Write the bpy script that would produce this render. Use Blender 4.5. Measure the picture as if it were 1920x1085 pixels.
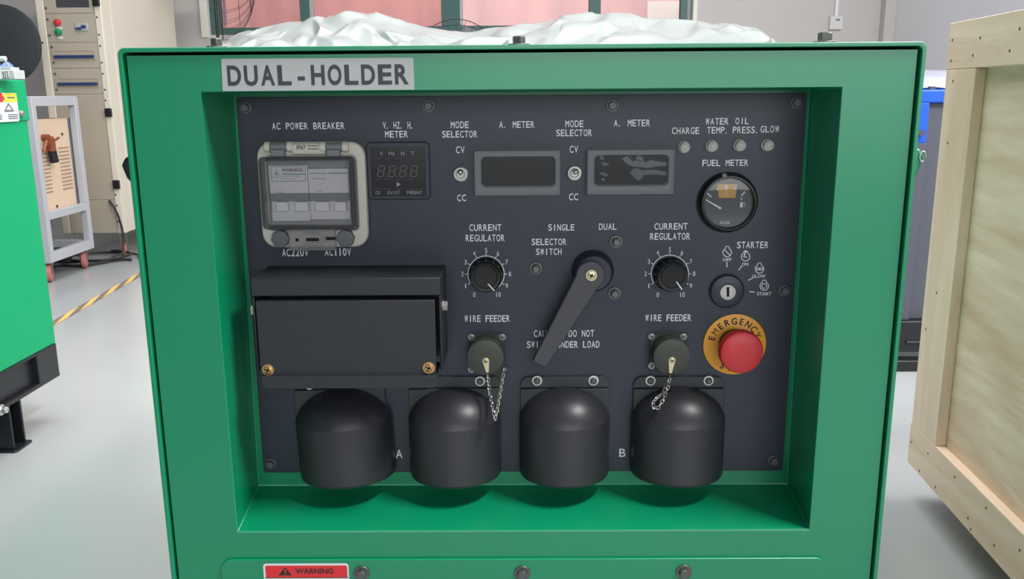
import bpy, bmesh, math, random
from mathutils import Vector, Matrix

random.seed(7)
SC = bpy.context.scene
for o in list(bpy.data.objects):
    bpy.data.objects.remove(o)

# ------------------------------------------------------------------ camera
HC = 1.10                                        # height of the lens above the floor
FPX, PITCH, YAW, ROLL = 1626.9, 0.220544, 0.008247, -0.007581
fwd = Vector((-math.sin(YAW) * math.cos(PITCH), math.cos(YAW) * math.cos(PITCH), -math.sin(PITCH)))
rt0 = Vector((math.cos(YAW), math.sin(YAW), 0))
up0 = rt0.cross(fwd)
rt = rt0 * math.cos(ROLL) + up0 * math.sin(ROLL)
up = up0 * math.cos(ROLL) - rt0 * math.sin(ROLL)
EYE = Vector((0, 0, HC))
cam_data = bpy.data.cameras.new('camera')
cam = bpy.data.objects.new('camera', cam_data)
SC.collection.objects.link(cam)
cam_data.sensor_fit = 'HORIZONTAL'
cam_data.sensor_width = 36
cam_data.lens = FPX / 1920 * 36
cam_data.clip_start = 0.02
cam_data.clip_end = 100
cam.matrix_world = Matrix(((rt.x, up.x, -fwd.x, EYE.x), (rt.y, up.y, -fwd.y, EYE.y), (rt.z, up.z, -fwd.z, EYE.z), (0, 0, 0, 1)))
SC.camera = cam

# ------------------------------------------------------------------ light
SC.view_settings.view_transform = 'Standard'
SC.view_settings.look = 'None'
SC.view_settings.gamma = 1
SC.view_settings.exposure = 0.0
world = bpy.data.worlds.new('daylight')
SC.world = world
world.use_nodes = True
bgn = world.node_tree.nodes['Background']
bgn.inputs['Color'].default_value = (0.93, 0.96, 1.0, 1)
bgn.inputs['Strength'].default_value = 0.20


def area(name, loc, target, sx, sy, power, col):
    d = bpy.data.lights.new(name, 'AREA')
    d.shape = 'RECTANGLE'
    d.size, d.size_y, d.energy, d.color = sx, sy, power, col
    o = bpy.data.objects.new(name, d)
    SC.collection.objects.link(o)
    o.location = loc
    o.rotation_euler = (Vector(target) - Vector(loc)).to_track_quat('-Z', 'Y').to_euler()
    return o


area('window_daylight', (3.15, 3.6, 2.7), (-2.2, 4.4, 0.8), 3.6, 1.8, 245, (1, 0.985, 0.96))
area('doorway_daylight', (1.6, -6.0, 2.2), (0.2, 1.0, 1.1), 6.4, 2.6, 205, (0.97, 0.985, 1.0))
area('front_skylight', (2.1, 0.34, 4.4), (0.1, 1.05, 0.6), 1.4, 0.4, 255, (1, 0.99, 0.975))
area('overhead_fill', (-1.0, 3.2, 5.2), (-1.0, 3.2, 0), 4.2, 2.6, 125, (1, 0.99, 0.98)).data.spread = math.radians(105)  # unseen overhead panel, added to brighten floor, crate and background
area('outside_wall_fill', (0.5, 8.3, 5.5), (0.0, 10.4, 2.2), 8.0, 1.0, 300, (1, 0.98, 0.96))  # added panel in place of open sky, brightens only the wall outside

# ------------------------------------------------------------------ pixel -> place


def ray(px, py):
    return fwd * FPX + rt * (px - 960) + up * (542.5 - py)


def P(px, py, Y):
    d = ray(px, py)
    return EYE + d * (Y / d.y)


def PX(px, py, X):
    d = ray(px, py)
    return EYE + d * (X / d.x)


def PZ(px, py, Z):
    d = ray(px, py)
    return EYE + d * ((Z - HC) / d.z)


# ------------------------------------------------------------------ materials
def lin(c):
    return tuple((v / 255 / 12.92) if v / 255 <= 0.04045 else ((v / 255 + 0.055) / 1.055) ** 2.4 for v in c)


def mat(name, rgb, rough=0.5, metal=0.0, noise=0.0, scale=30, spec=0.5, coat=0.0, bump=0.0, stretch=(1, 1, 1), trans=0.0, alpha=1.0):
    m = bpy.data.materials.new(name)
    m.use_nodes = True
    nt = m.node_tree
    b = nt.nodes['Principled BSDF']
    c = (*lin(rgb), 1)
    b.inputs['Base Color'].default_value = c
    b.inputs['Roughness'].default_value = rough
    b.inputs['Metallic'].default_value = metal
    b.inputs['Specular IOR Level'].default_value = spec
    b.inputs['Coat Weight'].default_value = coat
    b.inputs['Alpha'].default_value = alpha
    b.inputs['Transmission Weight'].default_value = trans
    if noise or bump:
        tc = nt.nodes.new('ShaderNodeTexCoord')
        mp = nt.nodes.new('ShaderNodeMapping')
        mp.inputs['Scale'].default_value = stretch
        nz = nt.nodes.new('ShaderNodeTexNoise')
        nz.inputs['Scale'].default_value = scale
        nz.inputs['Detail'].default_value = 5
        nt.links.new(tc.outputs['Object'], mp.inputs['Vector'])
        nt.links.new(mp.outputs['Vector'], nz.inputs['Vector'])
        if noise:
            r = nt.nodes.new('ShaderNodeValToRGB')
            r.color_ramp.elements[0].position = 0.3
            r.color_ramp.elements[1].position = 0.7
            r.color_ramp.elements[0].color = (*[v * (1 - noise) for v in c[:3]], 1)
            r.color_ramp.elements[1].color = (*[min(1, v * (1 + noise)) for v in c[:3]], 1)
            nt.links.new(nz.outputs['Fac'], r.inputs['Fac'])
            nt.links.new(r.outputs['Color'], b.inputs['Base Color'])
        if bump:
            bp = nt.nodes.new('ShaderNodeBump')
            bp.inputs['Strength'].default_value = bump
            bp.inputs['Distance'].default_value = 0.002
            nt.links.new(nz.outputs['Fac'], bp.inputs['Height'])
            nt.links.new(bp.outputs['Normal'], b.inputs['Normal'])
    return m


def clear(name, tint, clear_share, rough=0.05, milk=0.0):
    """clear plastic or glass: lets light straight through, with a surface reflection and some milkiness"""
    m = bpy.data.materials.new(name)
    m.use_nodes = True
    nt = m.node_tree
    nt.nodes.clear()
    out = nt.nodes.new('ShaderNodeOutputMaterial')
    tr = nt.nodes.new('ShaderNodeBsdfTransparent')
    tr.inputs['Color'].default_value = (*tint, 1)
    gl = nt.nodes.new('ShaderNodeBsdfGlossy')
    gl.inputs['Roughness'].default_value = rough
    df = nt.nodes.new('ShaderNodeBsdfDiffuse')
    df.inputs['Color'].default_value = (0.80, 0.82, 0.84, 1)
    tl = nt.nodes.new('ShaderNodeBsdfTranslucent')
    tl.inputs['Color'].default_value = (0.86, 0.88, 0.9, 1)
    m0 = nt.nodes.new('ShaderNodeMixShader')
    m0.inputs[0].default_value = 0.5
    m1 = nt.nodes.new('ShaderNodeMixShader')
    m1.inputs[0].default_value = milk
    fr = nt.nodes.new('ShaderNodeFresnel')
    fr.inputs['IOR'].default_value = 1.5
    m2 = nt.nodes.new('ShaderNodeMixShader')
    L = nt.links.new
    L(df.outputs[0], m0.inputs[1])
    L(tl.outputs[0], m0.inputs[2])
    L(tr.outputs[0], m1.inputs[1])
    L(m0.outputs[0], m1.inputs[2])
    L(fr.outputs[0], m2.inputs[0])
    L(m1.outputs[0], m2.inputs[1])
    L(gl.outputs[0], m2.inputs[2])
    L(m2.outputs[0], out.inputs[0])
    return m


def wood(name, c0, c1, axis, scale=2.2, dist=5.0):
    m = bpy.data.materials.new(name)
    m.use_nodes = True
    nt = m.node_tree
    b = nt.nodes['Principled BSDF']
    b.inputs['Roughness'].default_value = 0.62
    tc = nt.nodes.new('ShaderNodeTexCoord')
    mp = nt.nodes.new('ShaderNodeMapping')
    s = [4.0, 4.0, 4.0]
    s[axis] = 0.55
    mp.inputs['Scale'].default_value = s
    wv = nt.nodes.new('ShaderNodeTexNoise')
    wv.inputs['Scale'].default_value = scale
    wv.inputs['Detail'].default_value = 4
    wv.inputs['Distortion'].default_value = dist * 0.25
    fine = nt.nodes.new('ShaderNodeTexNoise')
    fine.inputs['Scale'].default_value = scale * 14
    fine.inputs['Detail'].default_value = 3
    mx = nt.nodes.new('ShaderNodeMath')
    mx.operation = 'MULTIPLY_ADD'
    mx.inputs[1].default_value = 0.35
    r = nt.nodes.new('ShaderNodeValToRGB')
    r.color_ramp.elements[0].position = 0.45
    r.color_ramp.elements[1].position = 0.85
    r.color_ramp.elements[0].color = (*lin(c0), 1)
    r.color_ramp.elements[1].color = (*lin(c1), 1)
    L = nt.links.new
    L(tc.outputs['Object'], mp.inputs['Vector'])
    L(mp.outputs['Vector'], wv.inputs['Vector'])
    L(mp.outputs['Vector'], fine.inputs['Vector'])
    L(fine.outputs['Fac'], mx.inputs[0])
    L(wv.outputs['Fac'], mx.inputs[2])
    L(mx.outputs[0], r.inputs['Fac'])
    L(r.outputs['Color'], b.inputs['Base Color'])
    return m


GREEN = mat('green_paint', (3, 138, 94), 0.32, noise=0.03, scale=3, bump=0.05, spec=0.7)
GREEN2 = mat('green_panel_paint', (2, 160, 104), 0.5, noise=0.02, scale=3, spec=0.3)
BLACKPAINT = mat('black_powder_paint', (40, 46, 61), 0.42, noise=0.06, scale=60, bump=0.06)
BLACKBOX = mat('black_sheet_metal', (38, 41, 46), 0.5, noise=0.06, scale=60, bump=0.05)
COVER = mat('black_rubber', (45, 46, 51), 0.4, noise=0.08, scale=80, bump=0.05)
PLATE = mat('cover_plate_black', (52, 56, 59), 0.5)
BLACKPL = mat('black_plastic', (24, 25, 28), 0.38)
BLACKGL = mat('gloss_black', (14, 14, 16), 0.14)
DARK = mat('dark_gap', (8, 9, 10), 0.8)
DIMINK = mat('dim_print', (156, 158, 166), 0.5)
WHITEINK = mat('white_ink', (226, 229, 235), 0.5)
GREYINK = mat('dark_grey_ink', (58, 60, 64), 0.5)
LABELGREY = mat('label_silver', (178, 183, 182), 0.45)
STEEL = mat('zinc_steel', (176, 176, 172), 0.32, 0.9)
DULLSTEEL = mat('blackened_bolt', (104, 106, 104), 0.42, 0.75)
DARKBOLT = mat('dark_bolt', (92, 94, 96), 0.42, 0.45)
CHROME = mat('chrome', (215, 215, 213), 0.18, 1.0)
BRASS = mat('brass_screw', (214, 172, 112), 0.32, 0.9)
YZINC = mat('yellow_zinc', (205, 196, 160), 0.34, 0.85)
OLIVE = mat('olive_anodised', (62, 66, 58), 0.5, 0.1)
RED = mat('red_plastic', (206, 52, 58), 0.42)
YELLOW = mat('yellow_plastic', (244, 172, 46), 0.45)
CREAM = mat('cream_plastic', (204, 200, 188), 0.4)
GREYPL = mat('grey_plastic', (118, 120, 124), 0.4)
MIDGREY = mat('mid_grey', (112, 114, 120), 0.45)
OFFWHITE = mat('white_plastic', (224, 222, 220), 0.45)
PALEBODY = mat('breaker_white', (214, 211, 210), 0.5)
AMBERREFL = mat('amber_reflection', (214, 156, 40), 0.4)
AMBERSEG = mat('unlit_segment', (92, 86, 84), 0.5)
SCREEN = mat('dark_screen', (30, 30, 36), 0.2)
LENS = mat('milky_lens', (178, 176, 174), 0.3)
NICKEL = mat('satin_nickel', (236, 234, 228), 0.35, 0.35)
GLASS = clear('clear_glass', (0.97, 0.98, 0.98), 1, 0.04, 0.03)
CLEARLID = clear('clear_lid', (0.96, 0.965, 0.975), 1, 0.06, 0.04)
SMOKELID = clear('smoky_lid_rim', (0.45, 0.46, 0.5), 1, 0.08, 0.08)
ACRYL = clear('acrylic_rim', (0.8, 0.82, 0.86), 1, 0.12, 0.36)
PALEPATCH = clear('pale_patch', (0.8, 0.82, 0.86), 1, 0.1, 0.30)
SHEET = clear('plastic_sheet', (0.92, 0.93, 0.94), 1, 0.22, 0.9)
BEIGE = mat('beige_enamel', (224, 216, 200), 0.4, noise=0.02, scale=2)
BEIGESHADE = mat('beige_shaded', (178, 168, 152), 0.42, noise=0.02, scale=2)  # darker copy of the beige, with the front's shade put into the colour
PEACH = mat('peach_enamel', (226, 200, 172), 0.42)
CARTGREY = mat('cart_grey_paint', (186, 188, 194), 0.4)
CARTDARK = mat('dark_plywood', (70, 68, 66), 0.6)
CASTER = mat('red_rubber', (196, 120, 116), 0.5)
BLUE = mat('blue_paint', (30, 92, 222), 0.4)
CHARCOAL = mat('charcoal_panel', (84, 88, 100), 0.5)
BASEBLK = mat('base_black', (26, 29, 33), 0.35)
BLUETOG = mat('blue_toggle', (46, 64, 110), 0.4)
COPPER = mat('brown_clamp', (150, 84, 56), 0.45, 0.4)
DRUM = mat('drum_black', (52, 56, 58), 0.55, noise=0.1, scale=6)
WALLM = mat('wall_paint', (206, 201, 197), 0.75, noise=0.02, scale=1.5)
WALLR = mat('wall_paint_pale', (242, 242, 247), 0.75, noise=0.02, scale=1.5)
FRAMEG = mat('window_frame_green', (70, 104, 100), 0.5)
WHITETRIM = mat('white_trim', (240, 236, 224), 0.5)
REDWALL = mat('red_outside_wall', (222, 158, 156), 0.8, noise=0.16, scale=1.6, stretch=(2.2, 1, 0.35))
PINKPATCH = mat('pale_outside_wall', (236, 222, 214), 0.8, noise=0.1, scale=4)
TAPEY = mat('tape_yellow', (222, 186, 104), 0.5)
TAPEB = mat('tape_black', (120, 110, 106), 0.5)
CABLE = mat('cable_black', (38, 38, 42), 0.5)
REDCABLE = mat('cable_red', (190, 90, 96), 0.5)
GREYCONN = mat('connector_grey', (190, 194, 194), 0.5)
BLUECLOTH = mat('blue_cloth', (96, 130, 190), 0.7)
STICKW = mat('sticker_white', (222, 228, 230), 0.5)
STICKY = mat('sticker_yellow', (226, 216, 60), 0.5)
STICKR = mat('sticker_red', (222, 44, 50), 0.5)
GREENLINE = mat('green_print', (60, 150, 120), 0.5)
WIRE = mat('guard_wire', (56, 52, 54), 0.5, 0.3)
NAIL = mat('nail_head', (84, 74, 62), 0.5, 0.3)
PINE = wood('pine_plank', (230, 200, 174), (250, 226, 206), 0)
PINEV = wood('pine_plank_upright', (230, 200, 174), (250, 226, 206), 2)
PLY = wood('plywood', (214, 180, 150), (252, 230, 210), 0, 0.8, 12)


def floor_mat():
    m = mat('grey_epoxy_floor', (164, 168, 170), 0.22, noise=0.05, scale=1.3, spec=0.5)
    return m


FLOOR = floor_mat()

# ------------------------------------------------------------------ mesh builder


class MB:
    def __init__(s):
        s.bm = bmesh.new()
        s.mi = 0

    def V(s, pts):
        return [s.bm.verts.new(p) for p in pts]

    def F(s, vs):
        try:
            f = s.bm.faces.new(vs)
            f.material_index = s.mi
            return f
        except ValueError:
            return None

    def box(s, x0, x1, y0, y1, z0, z1, M=None):
        pts = [(x, y, z) for z in (z0, z1) for y in (y0, y1) for x in (x0, x1)]
        if M is not None:
            pts = [M @ Vector(p) for p in pts]
        v = s.V(pts)
        for q in ((0, 2, 3, 1), (4, 5, 7, 6), (0, 1, 5, 4), (1, 3, 7, 5), (3, 2, 6, 7), (2, 0, 4, 6)):
            s.F([v[i] for i in q])
        return s

    def prism(s, pts, y0, y1, cap=True):
        """outline in (x, z), from the back y0 to the front y1"""
        a = s.V([(p[0], y0, p[1]) for p in pts])
        b = s.V([(p[0], y1, p[1]) for p in pts])
        n = len(pts)
        for i in range(n):
            s.F([a[i], a[(i + 1) % n], b[(i + 1) % n], b[i]])
        if cap:
            s.F(a[::-1])
            s.F(b)
        return s

    def ring(s, o, i, y0, y1):
        n = len(o)
        A, B = s.V([(p[0], y0, p[1]) for p in o]), s.V([(p[0], y1, p[1]) for p in o])
        C, D = s.V([(p[0], y0, p[1]) for p in i]), s.V([(p[0], y1, p[1]) for p in i])
        for k in range(n):
            j = (k + 1) % n
            s.F([A[k], A[j], B[j], B[k]])
            s.F([D[k], D[j], C[j], C[k]])
            s.F([B[k], B[j], D[j], D[k]])
            s.F([C[k], C[j], A[j], A[k]])
        return s

    def loops(s, loops, closed=True, cap0=True, cap1=True):
        L = [s.V(l) for l in loops]
        n = len(L[0])
        for a, b in zip(L[:-1], L[1:]):
            for k in range(n if closed else n - 1):
                j = (k + 1) % n
                s.F([a[k], a[j], b[j], b[k]])
        if cap0:
            s.F(L[0][::-1])
        if cap1:
            s.F(L[-1])
        return s

    def lathe(s, x, z, y0, prof, seg=40, cap0=True, cap1=True):
        """profile (radius, how far towards the viewer from y0), about an axis along y"""
        return s.loops([[(x + r * math.cos(2 * math.pi * k / seg), y0 - o, z + r * math.sin(2 * math.pi * k / seg)) for k in range(seg)] for r, o in prof], True, cap0, cap1)

    def cyl(s, p0, p1, r0, r1=None, seg=16):
        r1 = r0 if r1 is None else r1
        p0, p1 = Vector(p0), Vector(p1)
        d = (p1 - p0).normalized()
        a = d.orthogonal().normalized()
        b = d.cross(a)
        return s.loops([[p + (a * math.cos(2 * math.pi * k / seg) + b * math.sin(2 * math.pi * k / seg)) * r for k in range(seg)] for p, r in ((p0, r0), (p1, r1))])

    def tube(s, pts, r, seg=8, closed=False):
        pts = [Vector(p) for p in pts]
        n = len(pts)
        L = []
        up_ = None
        for i in range(n):
            if closed:
                t = pts[(i + 1) % n] - pts[i - 1]
            else:
                t = pts[min(i + 1, n - 1)] - pts[max(i - 1, 0)]
            t.normalize()
            if up_ is None:
                up_ = t.orthogonal().normalized()
            up_ = (up_ - t * up_.dot(t)).normalized()
            w = t.cross(up_)
            L.append([pts[i] + (up_ * math.cos(2 * math.pi * k / seg) + w * math.sin(2 * math.pi * k / seg)) * r for k in range(seg)])
        if closed:
            L.append(L[0])
            return s.loops(L, True, False, False)
        return s.loops(L)

    def hexhead(s, x, z, y0, r, h, washer=True, rot=0.3):
        if washer:
            s.lathe(x, z, y0, [(r * 1.38, 0), (r * 1.38, 0.0012), (r * 1.3, 0.0016)], 28)
        b = 0.0012
        L = []
        for rr, o in ((r, b), (r, b + h * 0.82), (r * 0.84, b + h)):
            L.append([(x + rr * math.cos(rot + k * math.pi / 3), y0 - o, z + rr * math.sin(rot + k * math.pi / 3)) for k in range(6)])
        return s.loops(L)

    def screw(s, x, z, y0, r, h, cross=1, rot=0.4):
        """pan head screw with a cross in material slot CROSS"""
        s.lathe(x, z, y0, [(r * 1.25, 0), (r * 1.25, 0.0008), (r, 0.0008), (r * 0.95, h * 0.6), (r * 0.6, h)], 24)
        m0 = s.mi
        s.mi = cross
        for a in (rot, rot + math.pi / 2):
            M = Matrix.Translation((x, y0 - h, z)) @ Matrix.Rotation(a, 4, 'Y')
            s.box(-r * 0.58, r * 0.58, -0.0003, 0.0003, -r * 0.13, r * 0.13, M)
        s.mi = m0
        return s

    def xf(s, M):
        bmesh.ops.transform(s.bm, matrix=M, verts=s.bm.verts)
        return s


def rrect(x0, x1, z0, z1, r, n=6):
    if isinstance(r, (int, float)):
        r = (r, r, r, r)
    out = []
    for (cx, cz, a0), rr in zip(((x1, z1, 0), (x0, z1, 90), (x0, z0, 180), (x1, z0, 270)), r):
        sx = -1 if cx == x1 else 1
        sz = -1 if cz == z1 else 1
        for k in range(n):
            a = math.radians(a0 + 90 * k / (n - 1))
            out.append((cx + sx * rr + rr * math.cos(a), cz + sz * rr + rr * math.sin(a)))
    return out


def bx(px0, py0, px1, py1, Y):
    """(x0, x1, z0, z1) of a box drawn in the photograph on the plane y = Y"""
    cx, cy = (px0 + px1) / 2, (py0 + py1) / 2
    return P(px0, cy, Y).x, P(px1, cy, Y).x, P(cx, py1, Y).z, P(cx, py0, Y).z


def quad(a, b, c, d, Y):
    return [(p.x, p.z) for p in (P(*a, Y), P(*b, Y), P(*c, Y), P(*d, Y))]


# lettering -------------------------------------------------------------
_gl = {}


def glyph(s, bold=0.012):
    key = (s, bold)
    if key not in _gl:
        cu = bpy.data.curves.new('lettering', 'FONT')
        cu.body = s
        cu.size = 1
        cu.offset = bold
        cu.resolution_u = 6
        ob = bpy.data.objects.new('lettering', cu)
        SC.collection.objects.link(ob)
        dg = bpy.context.evaluated_depsgraph_get()
        me = bpy.data.meshes.new_from_object(ob.evaluated_get(dg))
        vs = [(v.co.x, v.co.y) for v in me.vertices]
        fs = [tuple(p.vertices) for p in me.polygons]
        bpy.data.objects.remove(ob)
        bpy.data.meshes.remove(me)
        bpy.data.curves.remove(cu)
        _gl[key] = (vs, fs)
    return _gl[key]


def capheight(bold=0.012):
    vs, _ = glyph('H', bold)
    return max(v[1] for v in vs) - min(v[1] for v in vs)


def put_glyph(b, g, fn):
    vs, fs = g
    V = b.V([fn(x, z) for x, z in vs])
    for f in fs:
        b.F([V[i] for i in f])


def txt(b, s, x0, x1, z0, z1, y, mono=True, bold=0.012):
    """lettering whose capitals fill x0..x1, z0..z1, lying on the plane y, read from -y"""
    H = capheight(bold)
    sz = (z1 - z0) / H
    if mono:
        n = len(s)
        cw = (x1 - x0) / (n - 0.18)
        for i, ch in enumerate(s):
            if ch == ' ':
                continue
            heavy = ch in 'MW'                   # these two are thickened by a doubled stroke
            g = glyph(ch, 0.0 if heavy else bold)
            lo, hi = min(v[0] for v in g[0]), max(v[0] for v in g[0])
            w = cw * 0.82
            sx = w / (hi - lo)
            if ch in 'I1.-:!':
                sx = min(sx, sz * 0.9)
            cx = x0 + cw * i + w / 2
            if ch in '.:':
                cx = x0 + cw * i + w * 0.2
            for sh, dy in (((-0.025, 0), (0.025, 0.00003)) if heavy else ((0, 0),)):
                put_glyph(b, g, lambda x, z, sx=sx * (0.95 if heavy else 1), cx=cx + sh * cw, m=(lo + hi) / 2, dy=dy: (cx + (x - m) * sx, y - dy, z0 + z * sz))
    else:
        g = glyph(s, bold)
        lo, hi = min(v[0] for v in g[0]), max(v[0] for v in g[0])
        sx = (x1 - x0) / (hi - lo)
        put_glyph(b, g, lambda x, z: (x0 + (x - lo) * sx, y, z0 + z * sz))
    return b


def ptxt(b, s, px0, py0, px1, py1, Y, mono=True, bold=0.012):
    x0, x1, z0, z1 = bx(px0, py0, px1, py1, Y)
    return txt(b, s, x0, x1, z0, z1, Y, mono, bold)


# objects ---------------------------------------------------------------
COL = SC.collection


def thing(name, label, cat, loc=(0, 0, 0), rz=0.0, group=None):
    o = bpy.data.objects.new(name, None)
    o.empty_display_size = 0.05
    COL.objects.link(o)
    o.location = loc
    o.rotation_euler = (0, 0, rz)
    o['label'], o['category'] = label, cat
    if group:
        o['group'] = group
    return o


def link(name, b, mats, parent=None, bev=0.0, seg=2, local=False, ang=30, label=None):
    """one mesh object; geometry given in world space unless LOCAL, stored about its thing's base"""
    me = bpy.data.meshes.new(name)
    root = parent
    while root is not None and root.parent is not None:
        root = root.parent
    if root is not None and not local:
        Mi = (Matrix.Translation(root.location) @ Matrix.Rotation(root.rotation_euler[2], 4, 'Z')).inverted()
        b.xf(Mi)
    bmesh.ops.recalc_face_normals(b.bm, faces=b.bm.faces)
    b.bm.to_mesh(me)
    b.bm.free()
    for m in (mats if isinstance(mats, (list, tuple)) else [mats]):
        me.materials.append(m)
    for p in me.polygons:
        p.use_smooth = True
    me.set_sharp_from_angle(angle=math.radians(ang))
    o = bpy.data.objects.new(name, me)
    COL.objects.link(o)
    if parent is not None:
        o.parent = parent
    if bev:
        md = o.modifiers.new('edge', 'BEVEL')
        md.width, md.segments, md.limit_method, md.angle_limit = bev, seg, 'ANGLE', math.radians(40)
        md.harden_normals = False
    if label:
        o['label'] = label
    return o


def tag(o, label, cat, group=None):
    o['label'], o['category'] = label, cat
    if group:
        o['group'] = group
    return o


def struct(name, b, m, parent=None):
    o = link(name, b, m, parent)
    o['kind'] = 'structure'
    return o


# ================================================================== the room
YW = 7.6
CORNER = P(1668, 60, YW).x
b = MB()
b.box(-9, 9, -7, 12, -0.1, 0)
struct('floor', b, FLOOR)

# back wall with the window opening
wx0, wx1 = P(386, 30, YW).x, P(1300, 30, YW).x
wz0 = P(600, 64, YW).z
wz1 = 3.3
b = MB()
b.ring([(-8, 0), (CORNER + 0.2, 0), (CORNER + 0.2, 4.2), (-8, 4.2)], [(wx0, wz0), (wx1, wz0), (wx1, wz1), (wx0, wz1)], YW + 0.24, YW)
struct('wall_back', b, WALLM)
b = MB()
b.box(CORNER, CORNER + 0.2, 0.4, YW - 0.001, 0, 4.2)
struct('wall_right', b, WALLR)
b = MB()                                        # shallow pilaster edge in the corner
b.box(CORNER - 0.09, CORNER - 0.001, YW - 0.10, YW - 0.001, 0, 4.2)
struct('trim_1', b, WALLM)

win = bpy.data.objects.new('window_1', None)
COL.objects.link(win)
win.location = (wx0, YW, wz0)
win['kind'] = 'structure'


def wbar(px0, px1, z0, z1, y0, y1, m, name):
    b = MB()
    b.box(P(px0, 30, YW).x, P(px1, 30, YW).x, y0, y1, z0, z1)
    o = link(name, b, m, win, 0.003)
    o['kind'] = 'structure'
    return o


wbar(377, 391, wz0 - 0.02, wz1, YW - 0.03, YW + 0.1, WHITETRIM, 'window_frame')
wbar(1298, 1306, wz0 - 0.02, wz1, YW - 0.03, YW + 0.1, WHITETRIM, 'window_frame')
zr = P(600, 50, YW).z
b = MB()
b.box(wx0, wx1, YW + 0.03, YW + 0.11, wz0, zr)
link('bottom_rail', b, FRAMEG, win, 0.003)['kind'] = 'structure'
for a, c in ((391, 410), (561, 578), (827, 861), (1105, 1127), (1277, 1290)):
    wbar(a, c, zr, wz1, YW + 0.03, YW + 0.11, FRAMEG, 'mullion')
for a, c in ((578, 585), (861, 867), (1290, 1298)):
    wbar(a, c, zr, wz1, YW + 0.05, YW + 0.10, LABELGREY, 'sash_edge')
for a, c in ((410, 561), (585, 827), (867, 1105), (1127, 1277)):
    b = MB()
    b.box(P(a, 30, YW).x, P(c, 30, YW).x, YW + 0.068, YW + 0.072, zr, wz1)
    link('pane', b, GLASS, win)['kind'] = 'structure'

b = MB()
b.box(-6, 6, 10.4, 10.6, 0.02, 6)
struct('wall_outside', b, REDWALL)
x0, x1, z0, z1 = bx(1214, 2, 1290, 40, 10.38)
b = MB()
b.box(x0, x1 + 0.3, 10.38, 10.399, z0 - 0.5, z1)
struct('trim_2', b, PINKPATCH)

# wall socket with its conduit
t = thing('wall_socket', 'small white double wall socket under a conduit, right of the window', 'socket', P(1567, 42, YW))
x0, x1, z0, z1 = bx(1556, 30, 1580, 55, YW - 0.03)
b = MB()
b.prism(rrect(x0, x1, z0, z1, 0.008), YW - 0.001, YW - 0.035)
link('faceplate', b, OFFWHITE, t, 0.003)
b = MB()
for px in (1569, 1573):
    p = P(px, 37, YW - 0.036)
    b.box(p.x - 0.004, p.x + 0.004, YW - 0.037, YW - 0.0345, p.z - 0.008, p.z + 0.008)
link('socket_slot', b, DARK, t)
b = MB()
p = P(1568, 20, YW)
b.box(p.x - 0.016, p.x + 0.010, YW - 0.02, YW - 0.001, z1 - 0.002, 3.4)
link('conduit', b, WALLR, t, 0.003)

# hazard tape on the floor
A, Bp = PZ(60, 628, 0.002), PZ(285, 501, 0.002)
d = (Bp - A)
n = 11
side = Vector((-d.y, d.x, 0)).normalized() * 0.024
b = MB()
for i in range(n):
    b.mi = 0 if i % 2 == 0 else 1
    p, q = A + d * (i / n), A + d * ((i + 1) / n)
    sk = d.normalized() * 0.13
    b.F(b.V([p - side - sk, q - side - sk, q + side + sk, p + side + sk]))
    b.F(b.V([v + Vector((0, 0, -0.0015)) for v in (p - side - sk, q - side - sk, q + side + sk, p + side + sk)]))
tag(link('floor_tape', b, [TAPEY, TAPEB], None), 'yellow and black striped warning tape stuck along the grey floor', 'tape')

# ================================================================== the welding generator
YF, YB = 1.0, 1.108
YP = 1.1035                                     # face of the control panel
ZT = HC + 0.0600
G = thing('welding_generator', 'large green welding generator with black control panel in the middle of the photo', 'generator', (0.0, 1.6, 0))
xl, xr = P(222, 95, YF).x, P(1736, 82, YF).x
ztop = P(960, 84, YF).z
zb = 0.27

# shell with a thin rolled rim round the front
b = MB()
o_ = rrect(xl, xr, zb, ztop, (0.008, 0.008, 0.001, 0.001))
i_ = rrect(xl + 0.0050, xr - 0.0050, zb + 0.005, ztop - 0.0050, (0.005, 0.005, 0.001, 0.001))
b.ring(o_, i_, 2.35, YF - 0.004)
b.prism(i_, 2.35, 2.33)
link('cabinet_shell', b, GREEN, G, 0.0012)

# front frame: face, splayed recess walls, back flange
fo = [(xl + 0.0078, ztop - 0.0082), (xr - 0.0078, ztop - 0.0082), (xr - 0.0078, zb + 0.006), (xl + 0.0078, zb + 0.006)]
op = quad((377, 172), (1580, 163), (1517, 992), (445, 995), YF)
zz1, zz0 = (op[0][1] + op[1][1]) / 2, (op[2][1] + op[3][1]) / 2
ox0, ox1 = (op[0][0] + op[3][0]) / 2, (op[1][0] + op[2][0]) / 2
op = [(ox0, zz1), (ox1, zz1), (ox1, zz0), (ox0, zz0)]
bk = quad((437, 174), (1520, 167), (1477, 908), (484, 911), YB)
fl = quad((470, 205), (1480, 200), (1440, 850), (520, 855), YB)
b = MB()
vo, vi = b.V([(x, YF, z) for x, z in fo]), b.V([(x, YF, z) for x, z in op])
vb, vf = b.V([(x, YB, z) for x, z in bk]), b.V([(x, YB, z) for x, z in fl])
ve = b.V([(x, YF + 0.02, z) for x, z in fo])
for k in range(4):
    j = (k + 1) % 4
    b.F([vo[k], vo[j], vi[j], vi[k]])
    b.F([vi[k], vi[j], vb[j], vb[k]])
    b.F([vb[k], vb[j], vf[j], vf[k]])
    b.F([ve[k], ve[j], vo[j], vo[k]])
frame = link('front_frame', b, GREEN, G, 0.0015, 2)

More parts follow.
